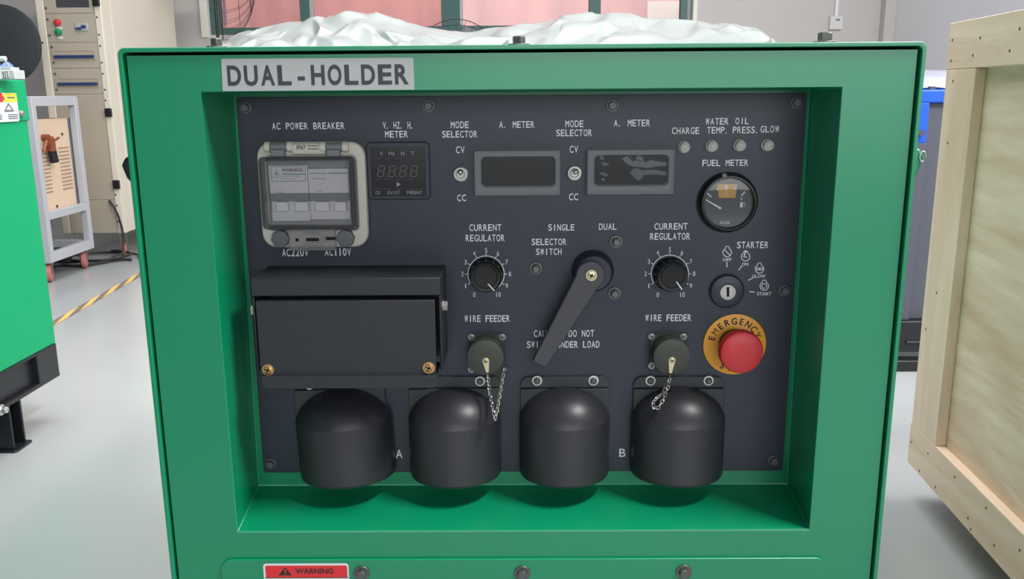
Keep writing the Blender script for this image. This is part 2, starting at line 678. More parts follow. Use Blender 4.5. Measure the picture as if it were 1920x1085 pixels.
# name plate
b = MB()
q = quad((415, 110), (775, 108), (777, 168), (418, 171), YF)
b.prism([q[3], q[2], q[1], q[0]], YF, YF - 0.0008)
npl = link('name_plate', b, LABELGREY, G, label='silver name plate with dark capitals')
b = MB()
ptxt(b, 'DUAL-HOLDER', 426, 120, 766, 158, YF - 0.0010, True, 0.03)
link('lettering', b, GREYINK, npl)

# lower cover plate with bolts and the warning sticker
x0, x1, z0, z1 = bx(415, 1047, 1550, 1085, YF - 0.003)
b = MB()
b.prism(rrect(x0, x1, 0.32, z1, 0.014), YF - 0.0002, YF - 0.004)
lcp = link('lower_cover', b, GREEN, G, 0.0008)
for px, py in ((677, 1077), (979, 1077), (1283, 1075)):
    p = P(px, py, YF - 0.008)
    b = MB()
    b.hexhead(p.x, p.z, YF - 0.004, 0.0068, 0.006, True, 0.2)
    b.lathe(p.x, p.z, YF - 0.004, [(0.0105, 0), (0.0105, 0.0015), (0.0098, 0.002)], 28)
    link('bolt', b, DULLSTEEL, lcp, 0.0004)
x0, x1, z0, z1 = bx(494, 1056, 654, 1085, YF - 0.004)
b = MB()
b.prism(rrect(x0, x1, z1 - 0.11, z1, 0.004), YF - 0.004, YF - 0.0044)
st = link('warning_sticker', b, STICKW, lcp, label='white and red warning sticker')
E_Y = YF - 0.0046
b = MB()
x0, x1, z0, z1 = bx(498, 1060, 651, 1082, E_Y)
b.prism(rrect(x0, x1, z0, z1, (0.002, 0.002, 0.0005, 0.0005)), E_Y + 0.0001, E_Y)
b.mi = 1
tri = [P(522, 1078, E_Y), P(535, 1063, E_Y), P(547, 1078, E_Y)]
b.F(b.V([(p.x, E_Y - 0.0002, p.z) for p in tri]))
ptxt(b, 'WARNING', 554, 1065, 625, 1075, E_Y - 0.0002, False, 0.02)
b.mi = 2
ptxt(b, '!', 533, 1067, 537, 1076, E_Y - 0.0003, False, 0.02)
b.mi = 1
zz = P(570, 1082, E_Y).z
b.box(x0 - 0.001, x1 + 0.001, E_Y - 0.0002, E_Y, zz - 0.0008, zz)
link('sticker_print', b, [STICKR, BLACKPL, STICKR], lcp)

# lifting bolts on the roof
for px, w in ((406, 22), (973, 24), (1546, 25)):
    yb_ = YF + 0.018
    p = P(px, 80, yb_)
    r = w / 2 * yb_ / FPX
    b = MB()
    zt = P(px, 79, yb_).z
    for rr, za, zc in ((r * 1.7, ztop - 0.001, ztop + 0.002),):
        b.cyl((p.x, yb_, za), (p.x, yb_, zc), rr, seg=28)
    zt2 = {406: P(406, 71, yb_).z, 973: P(973, 67, yb_).z, 1546: P(1546, 60, yb_).z}[px]
    b.cyl((p.x, yb_, ztop + 0.002), (p.x, yb_, zt2 - 0.001), r * 1.02, seg=6)
    b.cyl((p.x, yb_, zt2 - 0.0011), (p.x, yb_, zt2), r * 0.95, r * 0.8, seg=6)
    link('roof_bolt', b, DULLSTEEL, G, 0.0006)

# hinges / latches on the two sides
for sx, px, py0, py1 in ((-1, 241.5, 288, 344), (1, 1717, 272, 334)):
    Y = 1.045
    xs = xl if sx < 0 else xr
    xo = P(px, (py0 + py1) / 2, Y).x
    za, zc = P(px, py1, Y).z, P(px, py0, Y).z
    b = MB()
    out = [(xs - sx * 0.001, za - 0.006), (xs + (xo - xs) * 0.45, za - 0.001), (xs + (xo - xs) * 0.8, za + 0.008), (xo, za + 0.022), (xo, zc - 0.012), (xs + (xo - xs) * 0.8, zc - 0.003), (xs - sx * 0.001, zc)]
    b.prism(out, Y + 0.02, Y - 0.02)
    lt = link('side_latch', b, BLACKPL if sx < 0 else GREEN, G, 0.004, 3)
    if sx < 0:
        continue
    b = MB()
    zm = zc - 0.012
    b.tube([(xo - sx * 0.002 + sx * 0.0035 * math.cos(2 * math.pi * k / 16), Y - 0.021, zm + 0.006 * math.sin(2 * math.pi * k / 16)) for k in range(16)], 0.0009, 6, True)
    link('latch_ring', b, STEEL, lt)

# base frame and feet
b = MB()
b.box(xl + 0.01, xr - 0.01, YF + 0.03, 2.32, 0.13, zb + 0.001)
link('base_frame', b, BASEBLK, G, 0.004)
for sx in (xl + 0.05, xr - 0.05):
    for y in (1.12, 2.2):
        b = MB()
        b.box(sx - 0.03, sx + 0.03, y - 0.04, y + 0.04, 0.0, 0.131)
        b.box(sx - 0.045, sx + 0.045, y - 0.055, y + 0.055, 0, 0.008)
        link('foot', b, BASEBLK, G, 0.003)

# ------------------------------------------------------------------ control panel
q = quad((443, 182), (1513, 175), (1468, 880), (494, 888), YP)
pz1, pz0 = (q[0][1] + q[1][1]) / 2, (q[2][1] + q[3][1]) / 2
px0_, px1_ = (q[0][0] + q[3][0]) / 2, (q[1][0] + q[2][0]) / 2
b = MB()
b.prism(rrect(px0_, px1_, pz0, pz1, 0.003, 4), YB - 0.0005, YP)
CP = link('control_panel', b, BLACKPAINT, G, 0.0005, label='matt black control panel with white lettering')
for px, py in ((458, 202), (803, 199), (1149, 198), (1496, 192), (1473, 546), (1452, 866), (506, 872)):
    p = P(px, py, YP - 0.005)
    b = MB()
    b.hexhead(p.x, p.z, YP, 0.0058, 0.0055, True, random.random())
    link('panel_bolt', b, DARKBOLT, CP, 0.0003)
for px, py in ((1005, 504), (1156, 454), (1153, 551)):
    p = P(px, py, YP - 0.006)
    b = MB()
    b.lathe(p.x, p.z, YP, [(0.0086, 0), (0.0086, 0.0014), (0.0080, 0.0018)], 32)
    b.hexhead(p.x, p.z, YP - 0.0014, 0.0062, 0.0050, False, random.random())
    b.lathe(p.x, p.z, YP - 0.0068, [(0.0045, 0), (0.0042, 0.002), (0.0036, 0.0024)], 20)
    link('switch_bolt', b, DULLSTEEL, CP, 0.0003)

YT = YP - 0.0003
CAPS = [
    ('AC POWER BREAKER', 510, 229.5, 646, 242), ('V. HZ. H.', 718, 228, 776, 241), ('METER', 722, 245, 765, 257.5),
    ('MODE', 845, 227.5, 879, 240), ('SELECTOR', 829, 245, 895, 257.5), ('A. METER', 936, 227, 1002, 239.5),
    ('MODE', 1060, 225.5, 1094, 238), ('SELECTOR', 1043, 242.5, 1110, 255), ('A. METER', 1151, 224, 1219, 236.5),
    ('CV', 855, 274, 871, 287), ('CC', 857, 364.5, 874, 376.5), ('CV', 1068, 273, 1084, 286), ('CC', 1067, 362.5, 1084, 375),
    ('CHARGE', 1260, 238.5, 1311, 251), ('WATER', 1323, 221, 1366, 233.5), ('OIL', 1379, 220.5, 1404, 232.5),
    ('TEMP.', 1326, 237.5, 1367, 250), ('PRESS.', 1374, 237, 1424, 249.5), ('GLOW', 1426, 235.5, 1461, 248),
    ('FUEL METER', 1317, 299, 1403, 311), ('CURRENT', 880, 420, 940, 432.5), ('REGULATOR', 873, 439.5, 946, 452),
    ('SINGLE', 1028, 420, 1077, 432), ('DUAL', 1123, 418.5, 1156, 430.5), ('SELECTOR', 997, 447, 1062, 459),
    ('SWITCH', 1005, 465.5, 1053, 477.5), ('CURRENT', 1227, 418, 1289, 430), ('REGULATOR', 1219, 436.5, 1294, 449),
    ('STARTER', 1382, 452.5, 1441, 465), ('WIRE FEEDER', 871, 590.5, 956, 603), ('WIRE FEEDER', 1210, 589, 1296, 601.5),
    ('CAUTION:DO NOT', 1001, 618.5, 1114, 631), ('SWITCH UNDER LOAD', 988, 639, 1124, 651.5),
    ('A', 742, 842.5, 754.5, 858), ('B', 1161, 840.5, 1173, 856), ('AC220V', 529, 466, 578, 480), ('AC110V', 609, 465, 658, 479),
]
for s, a, c, d_, e in CAPS:
    b = MB()
    ptxt(b, s, a, c, d_, e, YT, True, 0.012)
    link('caption_lettering', b, WHITEINK, CP)


def stroke(b, pts, w, Y, closed=False):
    """flat printed line of width W (metres) along pixel points"""
    c = [P(x, y, Y) for x, y in pts]
    n = len(c)
    L = []
    for i in range(n):
        if closed:
            t = c[(i + 1) % n] - c[i - 1]
        else:
            t = c[min(i + 1, n - 1)] - c[max(i - 1, 0)]
        t.y = 0
        t.normalize()
        nrm = Vector((-t.z, 0, t.x)) * (w / 2)
        L.append((c[i] + nrm, c[i] - nrm))
    for i in range(n if closed else n - 1):
        a, d_ = L[i], L[(i + 1) % n]
        b.F(b.V([a[0], d_[0], d_[1], a[1]]))


def circ(cx, cy, r, a0=0, a1=360, n=24):
    """pixel points; angle 0 is up, clockwise"""
    return [(cx + r * math.sin(math.radians(a0 + (a1 - a0) * k / n)), cy - r * math.cos(math.radians(a0 + (a1 - a0) * k / n))) for k in range(n + 1)]


# regulator scales and knobs
for cx, cy, kx, ky, ptr, r_ in ((911.5, 513.5, 911.5, 519.5, ((915, 532), (927, 545)), 34), (1256, 513, 1260, 519, ((1268.5, 528), (1279, 543)), 35)):
    b = MB()
    stroke(b, circ(cx, cy, r_, -120, 135, 44), 0.0011, YT)
    for k in range(11):
        a = -150 + 30 * k
        if k not in (0, 10):
            s_, c_ = math.sin(math.radians(a)), math.cos(math.radians(a))
            stroke(b, [(cx + s_ * r_, cy - c_ * r_), (cx + s_ * (r_ + 5.5), cy - c_ * (r_ + 5.5))], 0.0009, YT)
        s_, c_ = math.sin(math.radians(a)), math.cos(math.radians(a))
        tx, ty = cx + s_ * (r_ + 10.5), cy - c_ * (r_ + 10.5)
        w = 5 if k == 10 else 0.9 if k == 1 else 2.2
        ptxt(b, str(k), tx - w, ty - 4.3, tx + w, ty + 4.3, YT, k == 10, 0.0)
    link('scale_print', b, WHITEINK, CP)
    c = P(cx, cy, YP)
    b = MB()
    b.lathe(c.x, c.z, YP, [(0.0222, 0.0), (0.0222, 0.003), (0.0210, 0.005), (0.0200, 0.0195), (0.0188, 0.021), (0.0150, 0.0212), (0.0140, 0.0206)], 48)
    kn = link('current_knob', b, BLACKGL, G)
    b = MB()
    stroke(b, ptr, 0.0015, YP - 0.0214)
    link('pointer_line', b, WHITEINK, kn)

# panel meter (digital)
x0, x1, z0, z1 = bx(688, 266, 806, 374, YP - 0.004)
b = MB()
b.prism(rrect(x0, x1, z0, z1, 0.006), YP + 0.0, YP - 0.005)
dm = link('digital_meter', b, BLACKPAINT, G, 0.0015, 3, label='square black digital meter, display off')
x0, x1, z0, z1 = bx(696, 275, 798, 368, YP - 0.005)
b = MB()
b.prism(rrect(x0, x1, z0, z1, 0.001), YP - 0.004, YP - 0.0054)
link('meter_face', b, SCREEN, dm)
YM = YP - 0.0056
for row in ((('V', 712, 284, 718, 291), ('Hz', 729, 284, 740, 291), ('H', 752, 284, 758, 291), ('T', 771, 284, 777, 291)),
            (('CE', 704, 358, 713, 364), ('GV13T', 726, 358, 750, 364), ('MEBAY', 763, 357.5, 792, 364))):
    b = MB()
    for q5 in row:
        ptxt(b, *q5, YM, False, 0.0)
    link('meter_lettering', b, DIMINK, dm)
b = MB()
b.F(b.V([P(744, 341, YM), P(744, 350, YM), P(751, 345.5, YM)]))
link('pointer_mark', b, DIMINK, dm)
b = MB()
for k in range(4):
    ox = 708 + k * 20.6
    sk = lambda x, y: (ox + x + (10 - y) * 0.14, 311 + y)
    for sg in (((2, 0), (11, 0)), ((1, 1), (1, 9)), ((12, 1), (12, 9)), ((2, 10), (11, 10)), ((1, 11), (1, 19)), ((12, 11), (12, 19)), ((2, 20), (11, 20))):
        stroke(b, [sk(*sg[0]), sk(*sg[1])], 0.0013, YM)
    stroke(b, [(ox + 14.5, 331), (ox + 16.5, 331)], 0.0013, YM)
for yy in (297, 336, 354):
    for s0 in range(5):
        stroke(b, [(700 + s0 * 20, yy), (714 + s0 * 20, yy)], 0.0004, YM)
link('display_segments', b, AMBERSEG, dm)

# two ammeters under clear covers
for n_, (oq, iq) in enumerate((((889, 282, 1051, 367), (903, 293, 1041, 349)), ((1101, 280, 1265, 365), (1114, 290, 1252, 347)))):
    hh = 0.012
    x0, x1, z0, z1 = bx(*oq, YP - hh)
    ix0, ix1, iz0, iz1 = bx(*iq, YP - 0.004)
    b = MB()
    b.prism(rrect(x0 + 0.004, x1 - 0.004, z0 + 0.004, z1 - 0.004, 0.004), YP, YP - 0.003)
    am = link('ammeter', b, MIDGREY, G)
    b = MB()
    b.prism(rrect(ix0, ix1, iz0, iz1, 0.007), YP - 0.0028, YP - 0.0042)
    link('meter_face', b, BLACKGL, am)
    b = MB()
    b.ring(rrect(x0, x1, z0, z1, 0.0015), rrect(ix0, ix1, iz0, iz1, 0.006), YP - 0.0005, YP - hh)
    link('cover_rim', b, ACRYL, am, 0.0015)
    b = MB()
    b.prism(rrect(ix0 - 0.001, ix1 + 0.001, iz0 - 0.001, iz1 + 0.001, 0.006), YP - hh + 0.0012, YP - hh + 0.0002)
    link('cover_window', b, GLASS, am)
    if n_ == 1:
        b = MB()
        yf = YP - 0.0046  # thin pale translucent patches just in front of the meter face
        for pts in (((1166, 298), (1175, 292), (1184, 294), (1188, 304), (1181, 308), (1190, 300), (1196, 291), (1204, 293), (1209, 304), (1220, 300), (1238, 303), (1250, 304), (1250, 311), (1230, 312), (1216, 315), (1200, 313), (1186, 312), (1176, 308)),
                    ((1181, 325), (1186, 317), (1194, 315), (1204, 319), (1226, 318), (1250, 322), (1250, 329), (1228, 327), (1207, 328), (1202, 337), (1195, 338), (1188, 331)),
                    ((1128, 304), (1138, 305), (1143, 309), (1134, 311), (1129, 309)), ((1123, 323), (1132, 323), (1141, 328), (1136, 331), (1126, 327)),
                    ((1124, 291), (1130, 291), (1133, 300), (1126, 299)), ((1127, 334), (1133, 334), (1135, 339), (1128, 338))):
            b.F(b.V([P(x, y, yf) for x, y in pts]))
            b.F(b.V([P(x, y, yf + 0.0003) for x, y in pts]))
        link('face_patch', b, PALEPATCH, am)

# toggle switches
for px, py, lx, ly in ((864, 326, 863, 321), (1077, 324, 1080, 321)):
    c = P(px, py, YP)
    b = MB()
    b.lathe(c.x, c.z, YP, [(0.0105, 0), (0.0105, 0.002), (0.0098, 0.003)], 40)
    b.lathe(c.x, c.z, YP, [(0.0095, 0.002), (0.0095, 0.004), (0.0085, 0.005), (0.0062, 0.005), (0.006, 0.009), (0.0048, 0.009), (0.0046, 0.006)], 32)
    ts = link('toggle_switch', b, STEEL, G, 0.0003)
    tip = P(lx, ly, YP - 0.021)
    b = MB()
    a = Vector((c.x, YP - 0.006, c.z))
    b.cyl(a, a.lerp(tip, 0.8), 0.0020, 0.0030, 16)
    M0 = tip - a
    e = a.lerp(tip, 0.8)
    b.loops([[e + M0.normalized() * (0.0030 * math.sin(f)) + (M0.orthogonal().normalized() * math.cos(2 * math.pi * k / 16) + M0.normalized().cross(M0.orthogonal().normalized()) * math.sin(2 * math.pi * k / 16)) * (0.0033 * math.cos(f)) for k in range(16)] for f in (-0.5, 0, 0.5, 1.0, 1.45)])
    link('lever', b, CHROME, ts)

# four indicator lamps
for px, py in ((1283, 274.5), (1335, 272.5), (1387, 271.5), (1439, 271)):
    c = P(px - 1, py + 1, YP)
    b = MB()
    b.lathe(c.x, c.z, YP, [(0.0074, 0), (0.0074, 0.0018), (0.0066, 0.0026), (0.0060, 0.0105), (0.0052, 0.0112), (0.0046, 0.0106)], 32)
    il = link('indicator_lamp', b, NICKEL, G)
    b = MB()
    b.lathe(c.x, c.z, YP - 0.0100, [(0.0047, 0), (0.0046, 0.0012), (0.0034, 0.0019), (0.001, 0.0022)], 28)
    link('lens', b, LENS, il)

# fuel gauge
c = P(1363, 379, YP)
b = MB()
b.lathe(c.x, c.z, YP, [(0.0385, 0), (0.0385, 0.003), (0.0372, 0.0042), (0.0355, 0.0105), (0.0342, 0.0125), (0.0322, 0.0128), (0.0312, 0.0105), (0.0305, 0.0050)], 64, True, False)
fg = link('fuel_gauge', b, BLACKPL, G)
b = MB()
pk = P(1358, 329, YP - 0.0105)
b.lathe(pk.x, pk.z, YP - 0.0108, [(0.0032, 0), (0.0030, 0.0015), (0.002, 0.002)], 16)
link('bezel_dot', b, MIDGREY, fg)
YD = YP - 0.0058
b = MB()
b.lathe(c.x, c.z, YP - 0.0046, [(0.0308, 0), (0.0308, 0.001)], 48)
link('dial', b, mat('dial_grey', (58, 58, 64), 0.3), fg)
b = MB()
q = quad((1345, 345), (1382, 345), (1379, 371), (1348, 371), YD)  # amber reflection in the gauge glass, painted onto the dial
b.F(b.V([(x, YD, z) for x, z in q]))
link('dial_reflection', b, AMBERREFL, fg)
YD2 = YD - 0.0002
b = MB()
for seg_, w in ((((1361.5, 346), (1361.5, 356)), 0.0026), (((1343.5, 351), (1346, 357)), 0.0011), (((1381, 349), (1377.5, 356)), 0.0012), (((1326, 362), (1334, 369)), 0.0016), (((1397, 359), (1390, 367)), 0.0016)):
    stroke(b, seg_, w, YD2)
ptxt(b, '1/2', 1357, 359, 1365, 367, YD2, False, 0.0)
ptxt(b, 'F', 1389, 371, 1392.5, 376, YD2, False, 0.0)
ptxt(b, 'KUS', 1350, 414.5, 1368, 419.5, YD2, False, 0.01)
x0, x1, z0, z1 = bx(1387.5, 379, 1393, 388.5, YD2)
b.box(x0, x1, YD2 - 0.0001, YD2, z0, z1)
stroke(b, [(1394, 379), (1397, 381), (1397, 387), (1395, 387)], 0.0006, YD2)
link('dial_lettering', b, WHITEINK, fg)
b = MB()
q0, q1 = P(1352, 391, YP - 0.0078), P(1323, 374, YP - 0.0078)
dv = (q1 - q0).normalized()
nv = Vector((-dv.z, 0, dv.x))
b.prism([(v.x, v.z) for v in (q0 - nv * 0.0014, q1 - nv * 0.0007, q1 + nv * 0.0007, q0 + nv * 0.0014)], YP - 0.0072, YP - 0.0080)
link('needle', b, WHITEINK, fg)
b = MB()
b.lathe(c.x, c.z, YP - 0.0092, [(0.0312, 0), (0.0312, 0.0006), (0.024, 0.0013), (0.012, 0.0018), (0.001, 0.0020)], 48)
link('gauge_glass', b, GLASS, fg)

# starter pictograms
b = MB()
for cx, cy, kind in ((1363.5, 473, 0), (1398, 481, 1), (1424, 504, 2), (1433, 536, 3)):
    stroke(b, circ(cx, cy, 8, 25, 335, 24) , 0.0010, YT)
    stroke(b, [(cx - 3.6, cy - 7.4), (cx - 3, cy - 11), (cx + 3, cy - 11), (cx + 3.6, cy - 7.4)], 0.0010, YT)
    if kind == 0:
        stroke(b, [(cx - 6, cy - 6), (cx + 6, cy + 6)], 0.0011, YT)
    if kind == 1:
        stroke(b, [(cx - 2, cy - 9.5), (cx + 2, cy - 9.5)], 0.0026, YT)
        stroke(b, [(cx, cy - 9), (cx - 3.5, cy + 0.5), (cx + 2.5, cy + 0.5)], 0.0016, YT)
    if kind == 2:
        for s_ in (-3, 3):
            stroke(b, circ(cx + s_, cy, 2.4, 0, 360, 12), 0.0010, YT)
        stroke(b, [(cx - 7, cy), (cx - 5, cy)], 0.0008, YT)
        stroke(b, [(cx + 5, cy), (cx + 7, cy)], 0.0008, YT)
    if kind == 3:
        stroke(b, circ(cx, cy, 4.6, -200, 130, 16), 0.0010, YT)
for s, a, e, c2, f in (('OFF', 1355, 483.5, 1371.5, 489.5), ('ON', 1391, 492, 1403, 498), ('GLOW', 1410, 514.5, 1435.5, 520.5), ('START', 1419.5, 547.5, 1446, 553.5)):
    ptxt(b, s, a, e, c2, f, YT, False, 0.012)
for sg in (((1363, 491), (1363, 501)), ((1391, 498), (1385, 506.5)), ((1411, 521), (1402.5, 525.5)), ((1405, 546.5), (1415, 547.5))):
    stroke(b, sg, 0.0012, YT)
link('pictogram_print', b, WHITEINK, CP)

# key switch
c = P(1362, 545, YP)
b = MB()
b.lathe(c.x, c.z, YP, [(0.0225, 0), (0.0225, 0.003), (0.0205, 0.0055), (0.0125, 0.0075), (0.0108, 0.0075), (0.0106, 0.004)], 48)
ks = link('key_switch', b, BLACKPAINT, G)
b = MB()
b.lathe(c.x, c.z, YP - 0.0040, [(0.0106, 0), (0.0106, 0.0042), (0.0098, 0.0050), (0.0075, 0.0050), (0.0072, 0.0044)], 40)
link('lock_barrel', b, STEEL, ks)
b = MB()
cc = P(1365, 547, YP - 0.0086)
M = Matrix.Translation((cc.x, YP - 0.0086, cc.z)) @ Matrix.Rotation(-0.06, 4, 'Y')
b.box(-0.0016, 0.0016, -0.0004, 0.0004, -0.0062, 0.0062, M)
link('keyhole', b, DARK, ks)

# emergency stop
c = P(1377, 645, YP)
b = MB()
b.lathe(c.x, c.z, YP, [(0.0412, 0), (0.0412, 0.0014), (0.0408, 0.0016)], 72)
es = link('emergency_stop', b, YELLOW, G, label='emergency stop with yellow disc and red mushroom button')
H = capheight(0.02)
for s, a0, da, flip in (('EMERGENCY', -74, 17.6, False), ('STOP', 207, -18, True)):
    b = MB()
    for i, ch in enumerate(s):
        a = math.radians(a0 + da * i)
        g = glyph(ch, 0.0 if ch == 'M' else 0.02)
        lo, hi = min(v[0] for v in g[0]), max(v[0] for v in g[0])
        k = 0.0088 / H
        rr = 0.0276 if not flip else 0.0366

        def fn(x, z, a=a, m=(lo + hi) / 2, rr=rr, flip=flip, k=k):
            u, v = (x - m) * k * 0.92, z * k
            if flip:
                v = rr - v
                u = -u
            else:
                v = rr + v
            return (c.x + v * math.sin(a) + u * math.cos(a), YP - 0.0018, c.z + v * math.cos(a) - u * math.sin(a))
        put_glyph(b, g, fn)
    link('disc_lettering', b, BLACKPL, es)
b = MB()
b.lathe(c.x, c.z, YP - 0.0015, [(0.0215, 0), (0.0215, 0.010), (0.020, 0.012), (0.015, 0.012), (0.014, 0.024)], 48)
link('collar', b, BLACKPL, es)
b = MB()
n = 72
prof = [(0.0150, 0.022), (0.0255, 0.024), (0.0278, 0.027), (0.0278, 0.036), (0.0266, 0.0395), (0.0225, 0.0415), (0.012, 0.0428), (0.001, 0.0430)]
b.loops([[(c.x + (r + (0.0004 if (k % 2 and 0.027 <= o <= 0.036) else 0)) * math.cos(2 * math.pi * k / n), YP - o, c.z + (r + (0.0004 if (k % 2 and 0.027 <= o <= 0.036) else 0)) * math.sin(2 * math.pi * k / n)) for k in range(n)] for r, o in prof])
link('mushroom_button', b, RED, es)

# selector handle
b = MB()
c = P(1111, 507, YP)
b.lathe(c.x, c.z, YP, [(0.0275, 0), (0.0270, 0.006), (0.0245, 0.010), (0.0225, 0.020)], 48)
tipc = P(1012, 682, YP - 0.022)
sh = link('selector_switch', b, BLACKPAINT, G, 0.0008)


def lever_outline(Y, hub, tip, rh, w0, w1):
    h, t_ = P(*hub, Y), P(*tip, Y)
    d_ = (t_ - h)
    d_.y = 0
    d_.normalize()
    nn = Vector((-d_.z, 0, d_.x))
    out = []
    a0 = math.atan2(d_.z, d_.x)
    for k in range(21):
        a = a0 + math.radians(62) + math.radians(236) * k / 20
        out.append((h.x + rh * math.cos(a), h.z + rh * math.sin(a)))
    e = t_ - nn * w1
    f = t_ + nn * w1
    out += [(e.x, e.z), (f.x, f.z)]
    return out


yl = YP - 0.034
b = MB()
b.prism(lever_outline(yl, (1107, 517), (1011, 683), 0.0180, 0.011, 0.0096), YP - 0.020, yl)
link('lever', b, mat('lever_grey', (66, 66, 72), 0.45), sh, 0.0012)
p = P(1109, 516, yl)
b = MB()
b.screw(p.x, p.z, yl, 0.0056, 0.0020)
link('screw', b, [YZINC, DARK], sh)

# wire feeder sockets with chained caps


def chain(b, pts, r=0.00085, ln=0.0062, wd=0.0038):
    pts = [Vector(p) for p in pts]
    seglen = [(q - p).length for p, q in zip(pts[:-1], pts[1:])]
    total = sum(seglen)
    n = max(3, int(total / (ln * 0.78)))
    for i in range(n):
        s = (i + 0.5) / n * total
        k = 0
        while k < len(seglen) - 1 and s > seglen[k]:
            s -= seglen[k]
            k += 1
        t = (pts[k + 1] - pts[k]).normalized()
        c_ = pts[k] + t * s
        a = Vector((0, -1, 0))
        a = (a - t * a.dot(t)).normalized()
        w = t.cross(a)
        ang = 0.5 + (math.pi / 2) * (i % 2)
        u = a * math.cos(ang) + w * math.sin(ang)
        lp = []
        for j in range(12):
            f = 2 * math.pi * j / 12
            lp.append(c_ + t * (math.cos(f) * ln / 2) + u * (math.sin(f) * wd / 2))
        b.tube(lp, r, 5, True)


for n_, (flq, cc_, sc_, lug, chp) in enumerate((
        ((880, 625, 947, 697), (911, 659), ((884, 632), (942, 632), (884, 693)), ((911, 676), (914, 698)),
         ((914.5, 702), (918, 735), (924, 765), (928.5, 786), (932, 770), (938, 735), (944, 700), (947, 690))),
        ((1218, 625, 1289, 695), (1253, 658), ((1222, 631), (1282, 631), (1222, 686)), ((1260, 675), (1257, 699)),
         ((1257, 703), (1252, 728), (1244, 748), (1234, 764), (1226, 766), (1224, 755), (1232, 745), (1242, 738), (1249, 722), (1253, 708))))):
    x0, x1, z0, z1 = bx(*flq, YP - 0.003)
    b = MB()
    b.prism(rrect(x0, x1, z0, z1, 0.003), YP, YP - 0.0035)
    wf = link('wire_feeder_socket', b, mat('flange_dark', (46, 49, 50), 0.5), G, 0.0005)
    for s in sc_:
        p = P(*s, YP - 0.005)
        b = MB()
        b.screw(p.x, p.z, YP - 0.0035, 0.0034, 0.0022)
        link('screw', b, [STEEL, DARK], wf)
    c = P(*cc_, YP)
    b = MB()
    b.lathe(c.x, c.z, YP - 0.003, [(0.0225, 0), (0.0225, 0.004), (0.0243, 0.005), (0.0245, 0.022), (0.0238, 0.0245), (0.0222, 0.0252), (0.008, 0.0252), (0.002, 0.0252)], 56)
    link('socket_cap', b, OLIVE, wf)
    yc = YP - 0.0284
    b = MB()
    p, q = P(*lug[0], yc), P(*lug[1], yc)
    d_ = (q - p).normalized()
    nn = Vector((-d_.z, 0, d_.x))
    out = [(p.x + 0.0044 * math.cos(a), p.z + 0.0044 * math.sin(a)) for a in [math.atan2(d_.z, d_.x) + math.radians(70 + 220 * k / 12) for k in range(13)]]
    for e in (q - nn * 0.0016, q + nn * 0.0016):
        out.append((e.x, e.z))
    b.prism(out, yc + 0.0003, yc - 0.0006)
    b.screw(p.x, p.z, yc - 0.0006, 0.0032, 0.0016)
    link('cap_lug', b, [YZINC, DARK], wf)
    yy = [YP - 0.030, YP - 0.040, YP - 0.062, YP - 0.066] + [YP - 0.062, YP - 0.045, YP - 0.028, YP - 0.02] if n_ == 0 else [YP - 0.030, YP - 0.040, YP - 0.046, YP - 0.052, YP - 0.054, YP - 0.050, YP - 0.046, YP - 0.040, YP - 0.032, YP - 0.026]
    b = MB()
    chain(b, [P(*pp, y) for pp, y in zip(chp, yy)])
    link('chain', b, STEEL, wf)

# breaker box with clear lid
x0, x1, z0, z1 = bx(486, 266, 687, 464, YP - 0.014)
b = MB()
b.ring(rrect(x0, x1, z0, z1, 0.018), rrect(x0 + 0.010, x1 - 0.012, z0 + 0.022, z1 - 0.018, 0.006), YP, YP - 0.014)
bb = link('breaker_box', b, CREAM, G, 0.003, 3, label='cream breaker box with clear hinged lid')
b = MB()
b.box(x0 + 0.008, x1 - 0.008, YP - 0.0010, YP - 0.0004, z0 + 0.01, z1 - 0.01)
link('back_plate', b, mat('box_inside', (150, 150, 150), 0.5), bb)
YH = YP - 0.020
for hp in ((506, 536), (611, 640)):
    a_, e_, z0_, z1_ = bx(hp[0], 268, hp[1], 283, YH)
    b = MB()
    zc = (z0_ + z1_) / 2
    b.cyl((a_, YP - 0.016, zc), (e_, YP - 0.016, zc), 0.0056, seg=20)
    f0, f1, g0, g1 = bx(hp[0] + 2, 280, hp[1] - 2, 294, YP - 0.02)
    b.box(f0, f1, YP - 0.023, YP - 0.016, g0, g1)
    link('hinge', b, GREYPL, bb, 0.001)
    b = MB()
    b.cyl((a_ - 0.0075, YP - 0.0155, zc), (a_ - 0.0004, YP - 0.0155, zc), 0.0066, seg=20)
    b.cyl((e_ + 0.0004, YP - 0.0155, zc), (e_ + 0.0085, YP - 0.0155, zc), 0.0066, seg=20)
    link('hinge_knuckle', b, CREAM, bb, 0.001)
a_, e_, z0_, z1_ = bx(547, 269, 610, 290, YP - 0.018)
b = MB()
b.box(a_, e_, YP - 0.019, YP - 0.012, z0_, z1_)
link('top_bar', b, CREAM, bb, 0.002)
b = MB()
ptxt(b, 'IP67', 556, 272, 573, 280, YP - 0.0193, False, 0.02)
for yy in (273.5, 279):
    for xx in range(577, 595, 4):
        stroke(b, [(xx, yy), (xx + 3, yy)], 0.0013, YP - 0.0193)
link('bar_lettering', b, GREYINK, bb)

